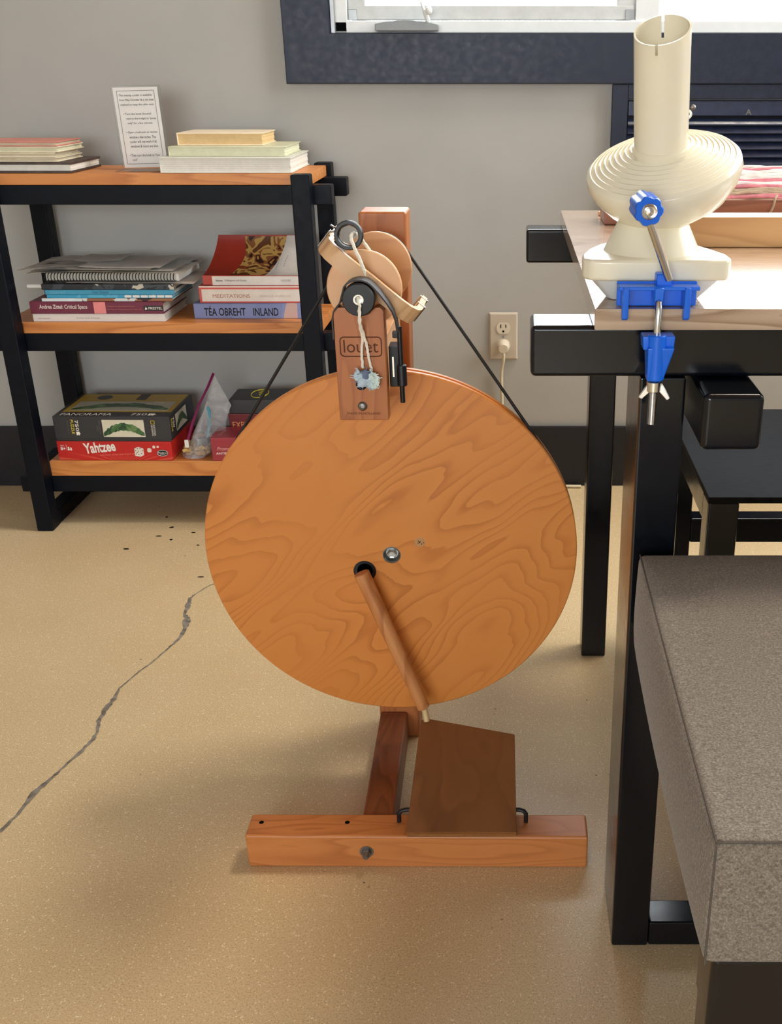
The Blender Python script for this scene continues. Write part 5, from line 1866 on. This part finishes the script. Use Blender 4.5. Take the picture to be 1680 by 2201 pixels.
# ------------------------------------------------------------------ benches
def cushion_bench():
    t = thing('upholstered_bench', 'bench with a thick grey heather cushion on a glossy black frame', 'bench', (0.75, 0.74, 0))
    X0, X1, Y0, Y1, Z0, Z1 = 0.1300, 1.35, 0.5235, 0.9500, 0.4420, 0.5470
    bm = bmesh.new()
    nx, ny, nz = 26, 14, 6
    # rounded cushion: box grid inflated a little on the faces

    def pos(fx, fy, fz):
        x = X0 + (X1 - X0) * fx
        y = Y0 + (Y1 - Y0) * fy
        z = Z0 + (Z1 - Z0) * fz
        bx = math.sin(math.pi * fx) ** 0.35 if 0 < fx < 1 else 0
        by = math.sin(math.pi * fy) ** 0.35 if 0 < fy < 1 else 0
        bz = math.sin(math.pi * fz) ** 0.5 if 0 < fz < 1 else 0
        z += (0.006 * bx * by if fz > 0.99 else 0)
        if fx < 0.01:
            x -= 0.009 * by * bz
        if fx > 0.99:
            x += 0.006 * by * bz
        if fy < 0.01:
            y -= 0.006 * bx * bz
        if fy > 0.99:
            y += 0.004 * bx * bz
        return (x, y, z)
    cache = {}

    def vert(i, j, k):
        if (i, j, k) not in cache:
            cache[(i, j, k)] = bm.verts.new(pos(i / nx, j / ny, k / nz))
        return cache[(i, j, k)]
    for i in range(nx):
        for j in range(ny):
            for k in (0, nz):
                bm.faces.new([vert(i, j, k), vert(i + 1, j, k), vert(i + 1, j + 1, k), vert(i, j + 1, k)])
    for i in range(nx):
        for k in range(nz):
            for j in (0, ny):
                bm.faces.new([vert(i, j, k), vert(i + 1, j, k), vert(i + 1, j, k + 1), vert(i, j, k + 1)])
    for j in range(ny):
        for k in range(nz):
            for i in (0, nx):
                bm.faces.new([vert(i, j, k), vert(i, j + 1, k), vert(i, j + 1, k + 1), vert(i, j, k + 1)])
    bmesh.ops.recalc_face_normals(bm, faces=bm.faces)
    bnd = [e for e in bm.edges if e.calc_face_angle(0) > R(50)]
    bmesh.ops.bevel(bm, geom=bnd, offset=0.006, segments=3, profile=0.5, affect='EDGES')
    b = MB()
    b.bm.free()
    b.bm = bm
    cu = part(b.build('cushion', M_FAB, t, ang=60))
    # sewn seams: narrow piping on the upper edges and the front corner
    seam = plain('seam_fabric', S(92, 85, 78), 0.9, 0.1, var=0.15, vs_=300)
    for pts in ([pos(0, j / ny, 1) for j in range(ny + 1)], [pos(i / nx, 0, 1) for i in range(nx + 1)], [pos(0, 0, k / nz) for k in range(nz + 1)]):
        c = Vector(((X0 + X1) / 2, (Y0 + Y1) / 2, (Z0 + Z1) / 2))
        q = []
        for p in pts:
            v = Vector(p)
            dx = 0.0016 if abs(v.x - X0) < 0.01 else 0
            dy = 0.0016 if abs(v.y - Y0) < 0.01 else 0
            dz = -0.0016 if v.z > Z1 - 0.01 else 0
            if v.z < Z1 - 0.01 and v.z > Z0 + 0.004:
                dz = 0
            q.append(v + Vector((dx, dy, dz)))
        b = MB()
        b.tube(q, 0.0008, 6)
        b.build('seam', seam, cu)
    # frame
    for ya, xa in ((0.5300, 0.1380), (0.8550, 0.27)):
        MB().box(xa, 1.34 if ya < 0.6 else 1.22, ya, ya + 0.045, 0.3700, 0.4410, 0.005, 3).build('apron', M_BLACKG, t)
    MB().box(0.2800, 0.325, 0.5752, 0.8548, 0.3700, 0.4408, 0.003, 2).build('apron', M_BLACKG, t)
    MB().box(1.295, 1.34, 0.5752, 0.8548, 0.3700, 0.4408, 0.003, 2).build('apron', M_BLACKG, t)
    for xa, ya in ((0.1385, 0.5305), (1.2945, 0.5305), (0.270, 0.855), (1.17, 0.855)):
        if True:
            MB().box(xa + 0.0015, xa + 0.045, ya, ya + 0.045, 0, 0.3705, 0.004, 3).build('leg', M_BLACKG, t)


cushion_bench()


def wood_bench():
    t = thing('wooden_bench', 'low black stained wooden bench pushed under the far side of the table', 'bench', (0.9, 1.55, 0))
    X0, X1, Y0, Y1, ZZ = 0.276, 1.55, 1.335, 1.742, 0.450
    MB().box(X0, X1, Y0, Y1, ZZ - 0.010, ZZ, 0.002, 2).build('seat', M_SEAT, t)
    for xa in (X0 + 0.002, X1 - 0.050):
        MB().box(xa, xa + 0.044, Y0 + 0.006, Y0 + 0.050, 0, ZZ - 0.0102, 0.004, 2).build('leg', M_BLACKG, t)
        MB().box(xa, xa + 0.044, Y1 - 0.054, Y1 - 0.010, 0, ZZ - 0.0102, 0.004, 2).build('leg', M_BLACKG, t)
        MB().box(xa + 0.001, xa + 0.040, Y0 + 0.0502, Y1 - 0.0542, ZZ - 0.055, ZZ - 0.0103, 0.003, 2).build('side_rail', M_BLACKG, t)
    MB().box(X0 + 0.0462, X1 - 0.0502, Y1 - 0.050, Y1 - 0.014, 0.215, 0.262, 0.003, 2).build('stretcher', M_BLACKG, t)


wood_bench()
